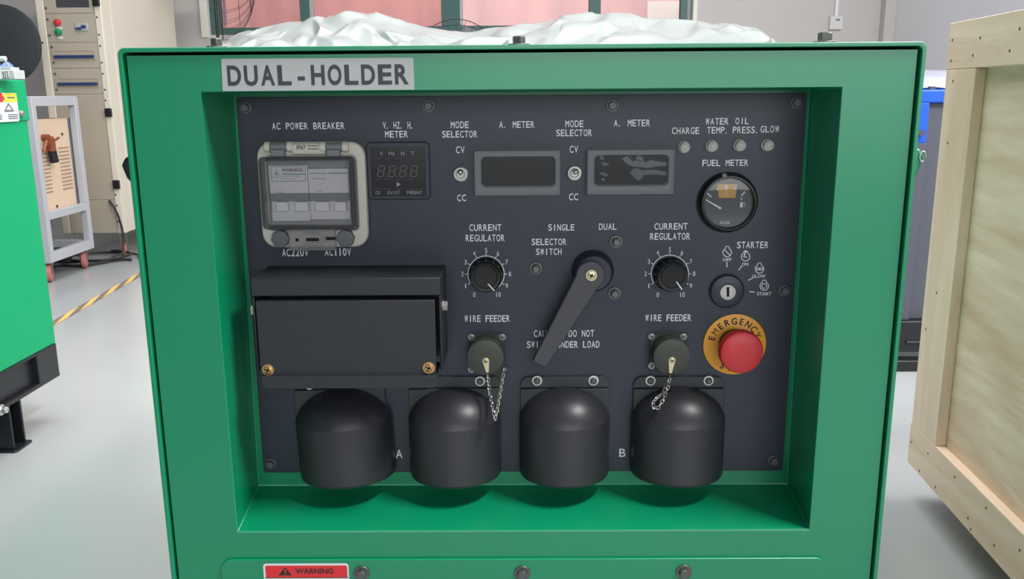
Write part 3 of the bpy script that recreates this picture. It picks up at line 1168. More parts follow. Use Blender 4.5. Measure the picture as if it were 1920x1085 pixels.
# the two breakers inside
for n_, (q4, tg) in enumerate((((506, 310, 579, 415), ((518, 541), (554, 578))), ((579, 316, 655, 412), ((592, 618), (628, 650))))):
    yb = YP - 0.010
    x0b, x1b, z0b, z1b = bx(q4[0], q4[1], q4[2], q4[3], yb)
    zm0, zm1 = P(580, 377, yb).z, P(580, 362, yb).z
    b = MB()
    b.box(x0b + 0.0003, x1b - 0.0003, YP - 0.0012, yb + 0.004, z0b, z1b)
    b.box(x0b + 0.0003, x1b - 0.0003, yb + 0.003, yb, zm1, z1b)
    b.mi = 1
    b.box(x0b + 0.0003, x1b - 0.0003, yb + 0.003, yb + 0.0005, zm0, zm1)
    b.mi = 0
    b.box(x0b + 0.0003, x1b - 0.0003, yb + 0.004, yb + 0.0022, z0b, z0b + 0.012)
    link('breaker', b, [PALEBODY, MIDGREY], bb, 0.0005)
    for ta, te in tg:
        x0t, x1t, z0t, z1t = bx(ta, 378, te, 396, yb)
        b = MB()
        b.prism(rrect(x0t, x1t, z0t, z1t, 0.002, 4), yb + 0.004, yb - 0.003)
        link('breaker_toggle', b, OFFWHITE, bb, 0.001)
    b = MB()
    yi = yb - 0.0003
    if n_ == 0:
        x0s, x1s, z0s, z1s = bx(508, 312, 573, 340, yi)
        ring_o, ring_i = rrect(x0s, x1s, z0s, z1s, 0.002), rrect(x0s + 0.0005, x1s - 0.0005, z0s + 0.0005, z1s - 0.0005, 0.0016)
        b.ring(ring_o, ring_i, yi + 0.0001, yi)
        stroke(b, [(510, 333), (518.5, 319), (527, 333)], 0.0008, yi, True)
        ptxt(b, '!', 517, 324, 520, 331, yi, False, 0.0)
        ptxt(b, 'WARNING', 528, 315, 568, 321.5, yi, False, 0.02)
        for yy, x9 in ((330, 560), (335, 552)):
            for xx in range(530, x9, 4):
                stroke(b, [(xx, yy), (xx + 3, yy)], 0.0006, yi)
        b.mi = 1
        stroke(b, [(529, 326), (573, 326.5)], 0.0012, yi)
        b.mi = 0
        for xx in range(518, 532, 4):
            stroke(b, [(xx, 360), (xx + 3, 360)], 0.0006, yi)
    else:
        b.mi = 1
        stroke(b, [(616, 324.5), (650, 324.5)], 0.0014, yi)
        for xx in range(582, 612, 4):
            stroke(b, [(xx, 325), (xx + 3, 325)], 0.0012, yi)
        b.mi = 0
        for yy, x9 in ((335, 610), (358, 604)):
            for xx in range(584 if yy == 335 else 592, x9, 4):
                stroke(b, [(xx, yy), (xx + 3, yy)], 0.0007, yi)
    link('breaker_print', b, [GREYINK, GREENLINE], bb)

# lid, thumb screws, latch plate
YL = YP - 0.026
lx0, lx1, lz0, lz1 = bx(488, 294, 667, 430, YL)
b = MB()
b.ring(rrect(lx0, lx1, lz0, lz1, 0.006), rrect(lx0 + 0.0045, lx1 - 0.0065, lz0 + 0.0045, lz1 - 0.0045, 0.003), YP - 0.013, YL)
link('lid_rim', b, SMOKELID, bb, 0.001)
b = MB()
b.prism(rrect(lx0 + 0.004, lx1 - 0.006, lz0 + 0.004, lz1 - 0.004, 0.003), YL + 0.0016, YL + 0.0002)
link('lid_window', b, CLEARLID, bb)
x0, x1, z0, z1 = bx(541, 428, 629, 470, YP - 0.020)
b = MB()
b.prism(rrect(x0, x1, z0, z1, 0.002, 4), YP - 0.012, YP - 0.020)
link('latch_plate', b, clear('latch_clear', (0.72, 0.72, 0.74), 1, 0.1, 0.25), bb, 0.001)
b = MB()
yo = YP - 0.0203
ptxt(b, 'OPEN', 570, 434, 600, 441, yo, False, 0.0)
for yy in (455, 460.5, 466):
    stroke(b, [(568, yy), (603, yy)], 0.0008, yo)
b.mi = 1
stroke(b, [(574, 449), (598, 449)], 0.0040, yo)
hc = P(557, 449.5, yo)
b.lathe(hc.x, hc.z, yo, [(0.0022, 0), (0.0022, 0.0002)], 16)
stroke(b, [(611, 447), (629, 447)], 0.0040, yo)
b.mi = 0
stroke(b, circ(611, 447, 7, 180, 360, 12), 0.0010, yo)
link('latch_print', b, [MIDGREY, DARK], bb)
for px, py in ((524.5, 448.5), (647, 447.5)):
    c = P(px, py, YP - 0.022)
    b = MB()
    n = 32
    b.loops([[(c.x + (r + (0.0007 if k % 4 < 2 else 0)) * math.cos(2 * math.pi * k / n), YP - o, c.z + (r + (0.0007 if k % 4 < 2 else 0)) * math.sin(2 * math.pi * k / n)) for k in range(n)] for r, o in ((0.0105, 0.010), (0.0108, 0.020), (0.0100, 0.022), (0.0060, 0.0222), (0.001, 0.0222))])
    link('thumb_screw', b, mat('thumb_grey', (96, 98, 106), 0.4), bb, 0.0004)

# outlet hatch: hooded black box with a screwed door
YBX = 1.024
x0, x1, z0, z1 = bx(472, 522, 827, 700, YBX)
zt_f = P(648, 521, YBX).z
zl = P(648, 555, YBX).z
zbm = P(650, 727, YBX - 0.006).z
x0 = P(470, 540, YBX).x
x1 = P(826, 540, YBX).x
b = MB()
b.box(x0, x1, YBX, YP, zl, zt_f)                      # hood
b.box(x0, x0 + 0.003, YBX + 0.001, YP, zbm + 0.02, zl)
b.box(x1 - 0.003, x1, YBX + 0.001, YP, zbm + 0.02, zl)
b.box(x0 + 0.003, x1 - 0.003, YP - 0.02, YP, zbm + 0.02, zl)
hb = link('outlet_hatch', b, BLACKBOX, G, 0.0015, label='black hooded outlet box with flap door')
d0, d1, e0, e1 = bx(484, 563, 817, 706, YBX - 0.003)
b = MB()
b.box(d0, d1, YBX + 0.0005, YBX - 0.004, e0 - 0.002, e1)
b.box(d0 + 0.002, d1 - 0.002, YBX + 0.012, YBX - 0.0035, e1 - 0.003, e1)
hd = link('door', b, BLACKBOX, hb, 0.001)
l0, l1, m0, m1 = bx(491, 706, 822, 727, YBX - 0.008)
b = MB()
L_ = []
for k in range(7):
    a = math.radians(90 * k / 6)
    L_.append((0.010 * math.sin(a), m1 + 0.001 - (m1 - m0) * (1 - math.cos(a)) * 0.25))
b.prism(rrect(l0, l1, m0, m1 + 0.001, (0.0005, 0.0005, 0.008, 0.008)), YBX + 0.0005, YBX - 0.010)
b.box(l0 + 0.002, l1 - 0.002, YBX - 0.005, YP - 0.03, m1 - 0.003, m1 + 0.0005)
link('bottom_lip', b, BLACKBOX, hb, 0.0015)
for px, py in ((502, 694), (804, 690)):
    p = P(px, py, YBX - 0.006)
    b = MB()
    b.screw(p.x, p.z, YBX - 0.004, 0.0058, 0.003)
    link('screw', b, [BRASS, DARK], hb)
for sx, p in ((-1, P(472, 581, YBX + 0.018)), (1, P(829, 573, YBX + 0.018))):
    b = MB()
    xs = x0 if sx < 0 else x1
    b.cyl((xs, YBX + 0.018, p.z), (xs + sx * 0.0065, YBX + 0.018, p.z), 0.0066, seg=6)
    b.cyl((xs, YBX + 0.018, p.z), (xs + sx * 0.0015, YBX + 0.018, p.z), 0.0078, seg=20)
    link('side_bolt', b, STEEL, hb, 0.0004)
b = MB()
w0, w1, v0, v1 = bx(512, 498, 826, 522, YP)
b.box(w0 + 0.002, w1 - 0.004, YP - 0.0025, YP, v0 - 0.03, v1)
link('mounting_plate', b, BLACKPAINT, hb, 0.0006)

# four round covers over the welding terminals
ZR, ZA, ZBOT = HC - 0.419, HC - 0.379, HC - 0.4985
for n_, (cxp, hw, tilt, flange) in enumerate(((644, 90, 2.2, (552, 708, 722, 800)), (852, 86, 0.4, (767, 706, 938, 800)), (1058, 84.5, 0, (976, 706, 1142, 800)), (1270, 87, 0, (1187, 706, 1357, 800)))):
    x0, x1, z0, z1 = bx(*flange, YP - 0.004)
    zh = P((flange[0] + flange[2]) / 2, 727, YP - 0.004).z
    b = MB()
    b.prism(rrect(x0, x1, zh + 0.0008, z1, (0.012, 0.012, 0.0005, 0.0005)), YP, YP - 0.004)
    tc_ = link('terminal_cover', b, PLATE, G, 0.0008)
    sp = ((579, 722), (688, 722)) if n_ == 0 else ((790, 717), (900, 715)) if n_ == 1 else ((1007, 714), (1113, 714)) if n_ == 2 else ((1220, 714), (1329, 714))
    for s in sp:
        p = P(*s, YP - 0.006)
        b = MB()
        b.lathe(p.x, p.z, YP - 0.004, [(0.0068, 0), (0.0068, 0.0008), (0.0064, 0.0012)], 28)
        b.mi = 1
        b.lathe(p.x, p.z, YP - 0.0048, [(0.0046, 0), (0.0045, 0.002), (0.0030, 0.0032)], 20)
        link('screw', b, [OFFWHITE, DARKBOLT], tc_)
    cx = P(cxp, 800, YP - 0.006).x
    R_ = hw / FPX * (YP - 0.006) * 1.075 * 0.985
    yb0 = YP - 0.006
    M = Matrix.Translation((cx, yb0, ZA)) @ Matrix.Rotation(math.radians(-tilt), 4, 'Y') @ Matrix.Translation((-cx, -yb0, -ZA))
    b = MB()
    b.prism(rrect(x0, x1, ZR - 0.045, zh - 0.0008, 0.001, 3), YP - 0.0015, yb0)
    b.xf(M)
    link('flap_plate', b, PLATE, tc_, 0.0008)
    b = MB()
    depth = 0.056
    N = 40
    prof = []
    crease = math.radians(14)
    Rs, Hh = R_ / math.cos(crease), (ZA - ZR)
    for k in range(13):
        a = crease + (math.pi / 2 - crease) * k / 12
        prof.append((Rs * math.cos(a) / R_, ZR + Hh * (math.sin(a) - math.sin(crease)) / (1 - math.sin(crease))))
    prof[-1] = (0.01, prof[-1][1])
    prof = [(0.88, ZBOT + 0.004), (0.90, ZBOT), (0.985, ZBOT), (1.0, ZBOT + 0.003), (1.0, ZR - 0.02), (1.0, ZR - 0.0004)] + prof
    loops = []
    for f, z in prof:
        lp = []
        for k in range(N + 1):
            a = math.pi * k / N
            # flattened U: straight flanks, then a round nose
            lp.append((cx - R_ * f * math.cos(a), yb0 - depth * f * math.sin(a) - 0.0, z))
        lp.append((cx + R_ * f, yb0, z))
        lp.append((cx - R_ * f, yb0, z))
        loops.append(lp)
    b.loops(loops)
    b.xf(M)
    link('cup', b, COVER, tc_, ang=9)

# ================================================================== plastic sheet on the generator roof
SIL = [(412, 82), (425, 69), (470, 58), (520, 47), (570, 37), (610, 29), (640, 23), (680, 19), (710, 23), (740, 30), (770, 40), (800, 49), (840, 57), (872, 62), (905, 56), (935, 52), (990, 44), (1025, 36), (1060, 29), (1110, 23), (1160, 21), (1185, 26), (1210, 32), (1280, 38), (1340, 42), (1390, 47), (1415, 53), (1438, 66), (1455, 82)]
YR = 1.28


def sil(px):
    for (a, c), (d_, e) in zip(SIL[:-1], SIL[1:]):
        if a <= px <= d_:
            return c + (e - c) * (px - a) / (d_ - a)
    return 82


from mathutils import noise as mnoise
b = MB()
rs = random.Random(11)
ROWS = (0.0, 0.16, 0.36, 0.56, 0.78, 1.0, 1.6, 2.6, 3.6)        # 1 is the crest
YA = 1.12
cols = [412, 425, 447, 470, 487, 520, 545, 570, 592, 610, 640, 660, 680, 705, 740, 762, 800, 840, 872, 905, 935, 962, 990, 1025, 1045, 1060, 1110, 1135, 1160, 1185, 1210, 1245, 1280, 1310, 1340, 1370, 1390, 1415, 1438, 1455]
grid = []
for j, w in enumerate(ROWS):
    row = []
    for i, px in enumerate(cols):
        edge = i in (0, len(cols) - 1) or j in (0, len(ROWS) - 1)
        pj = px + (0 if edge or j == 5 else rs.uniform(-9, 9))
        wj = w + (0 if edge or j == 5 else rs.uniform(-0.07, 0.07))
        y = YA + (YR - YA) * wj
        crest = max(0.0, P(pj, sil(pj), YR).z - ztop)
        x = P(pj, 80, min(1.28, 0.75 * y + 0.32)).x
        f = wj ** 0.85 if wj < 1 else max(0.0, 1 - ((wj - 1) / 2.6) ** 1.6)
        h_ = crest * f
        if not edge and j != 5:
            h_ += min(1, crest / 0.03) * rs.uniform(-0.009, 0.007)
        if edge:
            h_ = 0
        row.append((x, y, ztop + 0.0015 + max(0.0, h_)))
    grid.append(row)
V = [b.V(r) for r in grid]
for j in range(len(ROWS) - 1):
    for i in range(len(cols) - 1):
        q4 = (V[j][i], V[j][i + 1], V[j + 1][i + 1], V[j + 1][i])
        if rs.random() < 0.5:
            b.F([q4[0], q4[1], q4[2]])
            b.F([q4[0], q4[2], q4[3]])
        else:
            b.F([q4[0], q4[1], q4[3]])
            b.F([q4[1], q4[2], q4[3]])
so = tag(link('plastic_sheet', b, SHEET, None, ang=180), 'crumpled clear plastic sheet heaped on the roof of the green welding generator', 'plastic sheet')
cr = so.data.attributes.new('crease_edge', 'FLOAT', 'EDGE')
for e_ in so.data.edges:
    cr.data[e_.index].value = rs.choice((0.0, 0.0, 0.0, 0.55, 0.8))
md = so.modifiers.new('soft', 'SUBSURF')
md.levels = md.render_levels = 3

# ================================================================== green machine at the left edge
XL = -1.615
pc = PX(113, 703, XL)
YEND = pc.y
zbase0 = pc.z
zg = PX(107, 642, XL).z
ztl = PX(48, 154, XL).z
LM = thing('generator', 'bright green machine cabinet at the far left edge with warning sticker on its side', 'generator', (XL - 0.45, 2.2, 0))
b = MB()
b.box(XL - 0.9, XL, 1.45, YEND, zg, ztl)
link('side_panel', b, GREEN2, LM, 0.006)
zs = PX(55, 226, XL).z
b = MB()
b.box(XL - 0.905, XL + 0.006, 1.445, YEND + 0.004, zs, ztl + 0.006)
link('roof_cover', b, GREEN2, LM, 0.004)
b = MB()
b.box(XL - 0.89, XL - 0.02, 1.47, YEND - 0.02, zbase0, zg + 0.001)
b.box(XL - 0.02, XL + 0.002, 1.46, YEND - 0.003, zbase0, zbase0 + 0.014)
b.box(XL - 0.02, XL + 0.002, 1.46, YEND - 0.003, zg - 0.008, zg + 0.001)
b.box(XL - 0.05, XL + 0.001, YEND - 0.13, YEND - 0.003, zbase0, zg)
link('base_frame', b, BASEBLK, LM, 0.003)
pf = PZ(20, 838, 0.0)
for fy in (pf.y, 1.7):
    for fx in (XL - 0.03, XL - 0.82):
        b = MB()
        b.box(fx - 0.03, fx + 0.03, fy - 0.035, fy - 0.027, 0.006, zbase0 + 0.001)
        b.box(fx - 0.03, fx - 0.022, fy - 0.035, fy + 0.035, 0.006, zbase0 + 0.001)
        b.box(fx - 0.03, fx + 0.03, fy + 0.027, fy + 0.035, 0.006, zbase0 + 0.001)
        b.prism(rrect(fx - 0.045, fx + 0.045, -0.05, 0.05, 0.012), 0, 0.006)
        nb = 4 * 6 * 2
        vs = list(b.bm.verts)[-nb:]
        for v_ in vs:
            v_.co = Vector((v_.co.x, fy + v_.co.z, v_.co.y))
        link('foot', b, BASEBLK, LM, 0.002)
p = PX(6, 768, XL + 0.01)
b = MB()
b.cyl((XL - 0.001, p.y, p.z), (XL + 0.022, p.y, p.z), 0.012, seg=6)
b.cyl((XL - 0.001, p.y, p.z), (XL + 0.006, p.y, p.z), 0.018, seg=20)
link('foot_bolt', b, CHROME, LM, 0.001)
p = PX(45, 213, XL + 0.02)
b = MB()
b.cyl((XL + 0.005, p.y, p.z), (XL + 0.020, p.y, p.z), 0.012, 0.009, seg=16)
link('latch', b, STEEL, LM, 0.002)


def right_face(b, X):
    """canonical front (-y) geometry turned to face +x at x = X"""
    return b.xf(Matrix.Translation((X, 0, 0)) @ Matrix.Rotation(math.pi / 2, 4, 'Z'))


def sx_(px, py, X):
    p = PX(px, py, X)
    return p.y, p.z


XS = XL + 0.0075
ya, za = sx_(-20, 174, XS)
yc_, zc_ = sx_(40, 227, XS)
yb_, _ = sx_(5, 180, XS)
ya = yb_ - (yc_ - yb_) * 1.0
b = MB()
b.prism(rrect(ya, yc_ - 0.01, zc_, za, 0.01), 0.001, -0.0008)
right_face(b, XS)
stk = link('warning_sticker', b, STICKW, LM, label='white sticker with red and yellow headers')
b = MB()
zh_ = za - 0.028
b.mi = 0
b.prism([(ya, zh_), (yb_ - 0.004, zh_), (yb_ - 0.004, za), (ya, za)], 0, -0.0012)
b.mi = 1
b.prism([(yb_ + 0.002, zh_), (yc_ - 0.012, zh_), (yc_ - 0.012, za - 0.001), (yb_ + 0.002, za - 0.001)], 0, -0.0012)
b.mi = 2
ym = (yb_ + yc_) / 2 - 0.02
b.prism([(ym - 0.03, za - 0.022), (ym - 0.016, za - 0.022), (ym - 0.023, za - 0.008)], 0, -0.0016)
b.prism([(ym - 0.002, za - 0.017), (ym + 0.04, za - 0.017), (ym + 0.04, za - 0.012), (ym - 0.002, za - 0.012)], 0, -0.0016)
zt_ = zh_ - 0.014
hh_ = (zh_ - zc_)
b.ring([(ym - 0.024, zh_ - hh_ * 0.42), (ym + 0.024, zh_ - hh_ * 0.42), (ym, zh_ - hh_ * 0.05)], [(ym - 0.017, zh_ - hh_ * 0.39), (ym + 0.017, zh_ - hh_ * 0.39), (ym, zh_ - hh_ * 0.14)], 0, -0.0016)
b.prism([(ym - 0.026, zh_ - hh_ * 0.49), (ym + 0.026, zh_ - hh_ * 0.49), (ym + 0.026, zh_ - hh_ * 0.44), (ym - 0.026, zh_ - hh_ * 0.44)], 0, -0.0016)
for f in (0.62, 0.72, 0.82):
    for xx in (ya + 0.012, yb_ + 0.014):
        b.prism([(xx, zh_ - hh_ * f - 0.003), (xx + (yc_ - yb_) * 0.62, zh_ - hh_ * f - 0.003), (xx + (yc_ - yb_) * 0.62, zh_ - hh_ * f), (xx, zh_ - hh_ * f)], 0, -0.0014)
right_face(b, XS + 0.0006)
link('sticker_print', b, [STICKR, STICKY, MIDGREY], LM)

# small things lying on its roof
zr_ = ztl + 0.006
Yc = YEND - 0.13
a0, a1, c0, c1 = bx(9, 125, 37, 154, Yc)
b = MB()
b.box(a0, a1, Yc - 0.03, Yc + 0.03, zr_, zr_ + (c1 - zr_) * 0.72)
b.box(a0 + 0.006, a1 - 0.012, Yc - 0.025, Yc + 0.025, zr_ + 0.002, c1 - 0.002)
for k in range(4):
    xx = a0 + 0.008 + k * (a1 - a0 - 0.02) / 4
    b.box(xx, xx + 0.004, Yc - 0.034, Yc - 0.029, zr_ + 0.004, zr_ + (c1 - zr_) * 0.68)
tag(link('plug_connector', b, GREYCONN, None, 0.002), 'pale grey ribbed plug housing standing on the green machine roof at far left', 'connector')
t = thing('nozzle', 'white tube with thin white rod on the green machine roof at far left', 'nozzle', (a0 - 0.1, Yc - 0.08, zr_))
b = MB()
pa, pb2 = P(11, 110, Yc - 0.07), P(-40, 111, Yc - 0.07)
b.cyl(pb2, pa, 0.008, 0.0075, 16)
link('tube', b, OFFWHITE, t, 0.001)
b = MB()
b.cyl(P(9, 114, Yc - 0.066), P(20, 128, Yc - 0.036), 0.0026, seg=8)
link('rod', b, OFFWHITE, t)
b = MB()
for px in (-34, -4):
    q_ = P(px, 112, Yc - 0.07)
    b.cyl((q_.x, q_.y, zr_), (q_.x, q_.y, q_.z), 0.005, seg=10)
link('support', b, GREYCONN, t)
b = MB()
lo = []
for k in range(9):
    px = -30 + k * 5.6
    lo.append([P(px, 113 - 3 * math.sin(k * 1.1), Yc + 0.07), P(px + 2, 130 + 2 * math.sin(k), Yc + 0.09)])
NXc = 12
pts0 = P(-40, 118, Yc + 0.06)
pts1 = P(9, 112, Yc + 0.06)
grid = []
for j in range(8):
    row = []
    for i in range(NXc + 1):
        u, v = i / NXc, j / 7
        x = pts0.x + (pts1.x - pts0.x) * u
        y = Yc + 0.035 + v * 0.12
        z = zr_ + 0.001 + (pts1.z - zr_) * math.sin(math.pi * min(0.999, v)) ** 0.7 * (0.75 + 0.25 * math.sin(u * 7 + 1)) * min(1, (1 - u) * 6 + 0.15)
        row.append((x, y, z))
    grid.append(row)
V = [b.V(r) for r in grid]
for j in range(7):
    for i in range(NXc):
        b.F([V[j][i], V[j][i + 1], V[j + 1][i + 1], V[j + 1][i]])
cl = link('blue_cloth', b, BLUECLOTH, None, ang=60)
md = cl.modifiers.new('thickness', 'SOLIDIFY')
md.thickness = 0.003
md.offset = 1
tag(cl, 'crumpled blue cloth on the green machine roof at far left', 'cloth')

# ================================================================== blue generator behind at the right
YBl = 3.38
zbt = P(1740, 168, YBl).z
B_ = thing('generator', 'blue generator with dark front standing behind the wooden crate', 'generator', (P(1760, 300, YBl).x + 0.25, YBl + 0.6, 0))
bx0 = P(1722, 170, YBl).x - 0.05
bx1 = bx0 + 0.92
zlow = P(1700, 600, YBl).z
zb0, zb1 = P(1700, 657, YBl).z, P(1700, 600, YBl).z
xin = P(1741, 220, YBl).x
zband = P(1755, 193, YBl).z
zb265 = P(1732, 268, YBl).z
b = MB()
b.box(bx0, bx1, YBl + 0.06, YBl + 1.2, zlow, zbt)
b.box(bx0, bx1, YBl, YBl + 0.061, zband, zbt)
link('roof_band', b, BLUE, B_, 0.006)
b = MB()
b.box(bx0, xin, YBl, YBl + 0.061, zb265, zband + 0.001)
link('upper_corner', b, BLUE, B_, 0.003)
b = MB()
b.box(bx0, xin, YBl, YBl + 0.061, zlow, zb265)  # lower left of the blue body, its shade put into the charcoal colour
b.box(xin, bx1, YBl + 0.02, YBl + 0.061, zlow, zband)
link('front_panel', b, CHARCOAL, B_, 0.003)
b = MB()
b.box(bx0 - 0.02, bx1, YBl - 0.02, YBl + 1.2, zb0, zb1)
b.box(P(1697, 600, YBl).x, bx1, YBl - 0.03, YBl - 0.019, zb1 - 0.09, zb1 - 0.08)
link('base_frame', b, BASEBLK, B_, 0.004)
b = MB()
b.box(bx0 - 0.08, bx1, YBl - 0.03, YBl + 0.12, 0, P(1700, 672, YBl).z)
link('skid', b, BASEBLK, B_, 0.004)
for y in (YBl + 0.0, YBl + 1.0):
    b = MB()
    b.box(bx0 + 0.02, bx1 - 0.02, y + 0.03, y + 0.08, P(1700, 674, YBl).z - 0.01, zb0 + 0.001)
    link('spacer', b, CARTGREY, B_)
p = P(1726, 249, YBl - 0.01)
b = MB()
b.cyl((p.x, YBl + 0.001, p.z), (p.x, YBl - 0.02, p.z), 0.012, seg=14)
link('latch', b, DARKBOLT, B_)
p = P(1747, 166, YBl + 0.06)
b = MB()
b.cyl((p.x, YBl + 0.06, zbt - 0.001), (p.x, YBl + 0.06, zbt + 0.012), 0.014, seg=6)
link('roof_bolt', b, DULLSTEEL, B_)
b = MB()
grid = []
z_top = P(1740, 124, YBl + 0.45).z
for j in range(15):
    row = []
    for i in range(25):
        u, v = i / 24, j / 14
        x = bx0 - 0.03 + 0.95 * u
        y = YBl + 0.1 + 0.9 * v
        h_ = (z_top - zbt) * (1.02 - 0.42 * u) * math.sin(math.pi * v) ** 0.6 * min(1, 0.2 + 8 * u) * min(1, 0.2 + 6 * (1 - u))
        h_ += 0.012 * mnoise.noise((x * 8, y * 7, 2))
        row.append((x, y, zbt + 0.002 + max(0, h_)))
    grid.append(row)
V = [b.V(r) for r in grid]
for j in range(14):
    for i in range(24):
        b.F([V[j][i], V[j][i + 1], V[j + 1][i + 1], V[j + 1][i]])
tag(link('plastic_sheet', b, SHEET, None, ang=30), 'clear plastic sheet on top of the blue generator behind the crate', 'plastic sheet')

# ================================================================== wooden crate
CR = PX(1703, 866, 1.0)
CRAng = math.radians(-4.3)                       # turned a little against the room
zc0 = 0.10
pcr = PZ(1702, 866, zc0)
# local frame: +x' runs from the far end towards the viewer, front (-y') faces the generator
rz = -math.pi / 2 + CRAng
CT = thing('wooden_crate', 'pale plywood shipping crate with nailed planks at the right edge', 'crate', (pcr.x, pcr.y, 0), rz)
R2 = Matrix.Rotation(rz, 4, 'Z')
Minv = (Matrix.Translation((pcr.x, pcr.y, 0)) @ R2).inverted()
o2, nrm2 = Vector((pcr.x, pcr.y, 0)), R2 @ Vector((0, -1, 0))


def crate(px, py, off=0.0):
    """photo point -> crate-local (along, up) on the planked face, OFF metres behind it"""
    d_ = ray(px, py)
    o3 = o2 - nrm2 * off
    k = (o3 - EYE).dot(nrm2) / d_.dot(nrm2)
    q_ = Minv @ (EYE + d_ * k)
    return q_.x, q_.z


LEN, DEP = 1.75, 0.75
zct = crate(1775, 45)[1]
zrt = crate(1772, 131)[1]
zrb = crate(1740, 822)[1]
xpost = crate(1800, 400)[0]
TH = 0.026
b = MB()
b.box(0.0, LEN, TH, DEP, zc0 + 0.002, zct - 0.002)
link('plywood_panel', b, PLY, CT, 0.002, local=True)
b = MB()
b.box(-0.006, LEN, 0, TH, zrt, zct)
link('top_rail', b, PINE, CT, 0.002, local=True)
b = MB()
b.box(-0.006, LEN, 0, TH, zc0, zrb)
link('bottom_rail', b, PINE, CT, 0.002, local=True)
for xx in (0.0, LEN - xpost):
    b = MB()
    b.box(xx, xx + xpost, 0.0, TH, zrb + 0.0005, zrt - 0.0005)
    link('upright_plank', b, PINEV, CT, 0.002, local=True)
for k in range(3):
    b = MB()
    xx = 0.12 + k * (LEN - 0.34) / 2
    b.box(xx, xx + 0.1, 0.34, DEP - 0.05, 0, zc0 + 0.001)
    link('skid', b, PINE, CT, 0.003, local=True)
for px, py in ((1786, 75), (1838, 71), (1824, 104), (1893, 95), (1912, 54), (1783, 114), (1787, 152), (1777, 268), (1756, 549), (1736, 617), (1709, 828), (1740, 850), (1724, 882), (1754, 913), (1790, 894), (1849, 952), (1815, 971), (1864, 1022), (1912, 1031), (1820, 992)):
    x_, z_ = crate(px, py)
    b = MB()
    b.lathe(x_, z_, 0.0005, [(0.0035, 0), (0.0035, 0.0009)], 10)
    link('nail', b, NAIL, CT, local=True)

# ================================================================== electrical cabinet
YC = 6.0
cx0, cx1 = P(66, 10, YC).x, P(187, 2, YC).x
czb = P(239, 437, YC).z
CD = 1.28
EC = thing('electrical_cabinet', 'tall beige electrical cabinet on casters with breaker rows, red and green lamps', 'cabinet', ((cx0 + cx1) / 2, YC + CD / 2, 0))
CZT = 2.15
b = MB()
b.box(cx0, cx1, YC + 0.012, YC + CD, czb, CZT)
for a, c in ((cx0, P(87, 60, YC).x), (P(181, 60, YC).x, cx1)):
    b.box(a, c, YC, YC + 0.013, czb, CZT)
body = link('cabinet_body', b, BEIGE, EC, 0.004)


def crect(a, c, d_, e, y0, y1, b):
    x0, x1, z0, z1 = bx(a, c, d_, e, YC)
    b.box(x0, x1, y0, y1, z0, z1)


fx0, fx1 = P(87, 60, YC).x + 0.002, P(181, 60, YC).x - 0.002
rows = [(24, 27), (27, 79), (81, 127), (129, 175), (178, 376), (378, 434)]
zcuts = [P(140, y, YC).z for y in (25, 79.5, 128, 176.5, 375)]
zz = [CZT] + zcuts + [czb]
for k, nm in enumerate(('upper_door', 'lamp_panel', 'breaker_panel', 'breaker_panel', 'lower_door', 'kick_panel')):
    b = MB()
    if k == 0:
        wx_0, wx_1, wz_0, wz_1 = bx(100, -60, 163, 14, YC)
        b.ring([(fx0, zz[1] + 0.002), (fx1, zz[1] + 0.002), (fx1, zz[0]), (fx0, zz[0])], [(wx_0, wz_0), (wx_1, wz_0), (wx_1, wz_1), (wx_0, wz_1)], YC + 0.014, YC + 0.004)
    else:
        b.box(fx0, fx1, YC + 0.005, YC + 0.013, zz[k + 1] + 0.0015, zz[k] - 0.0015)
    pnl = link(nm, b, BEIGESHADE, EC, 0.002)
    if k == 0:
        b = MB()
        b.box(wx_0, wx_1, YC + 0.008, YC + 0.011, wz_0, wz_1)
        link('window', b, mat('cabinet_window', (70, 72, 76), 0.2), pnl)
        b = MB()
        crect(175, -4, 187, 12, YC - 0.02, YC + 0.004, b)
        link('latch', b, BLACKPL, EC, 0.004)
for (px, py), m, nm in (((108, 42), RED, 'red_lamp'), ((110, 60), mat('green_lamp', (30, 140, 90), 0.3), 'green_lamp')):
    p = P(px, py, YC)
    b = MB()
    b.lathe(p.x, p.z, YC + 0.005, [(0.022, 0), (0.022, 0.010), (0.019, 0.022), (0.010, 0.027), (0.001, 0.028)], 24)
    ln = link(nm, b, m, EC)
    b = MB()
    b.box(p.x - 0.012, p.x + 0.022, YC, YC + 0.006, p.z - 0.046, p.z - 0.028)
    link('tag_plate', b, OFFWHITE, ln)
b = MB()
x0, x1, z0, z1 = bx(141, 43, 165, 58, YC)
b.box(x0, x1, YC + 0.006, YC - 0.003, z0, z1)
mb_ = link('main_breaker', b, LABELGREY, EC, 0.003)
b = MB()
b.box(x0 + 0.006, (x0 + x1) / 2, YC - 0.014, YC - 0.002, z0 + 0.008, z0 + 0.022)
b.box((x0 + x1) / 2 + 0.002, x1 - 0.012, YC - 0.014, YC - 0.002, z0 + 0.018, z0 + 0.036)
link('toggle_pair', b, BLUETOG, mb_, 0.002)
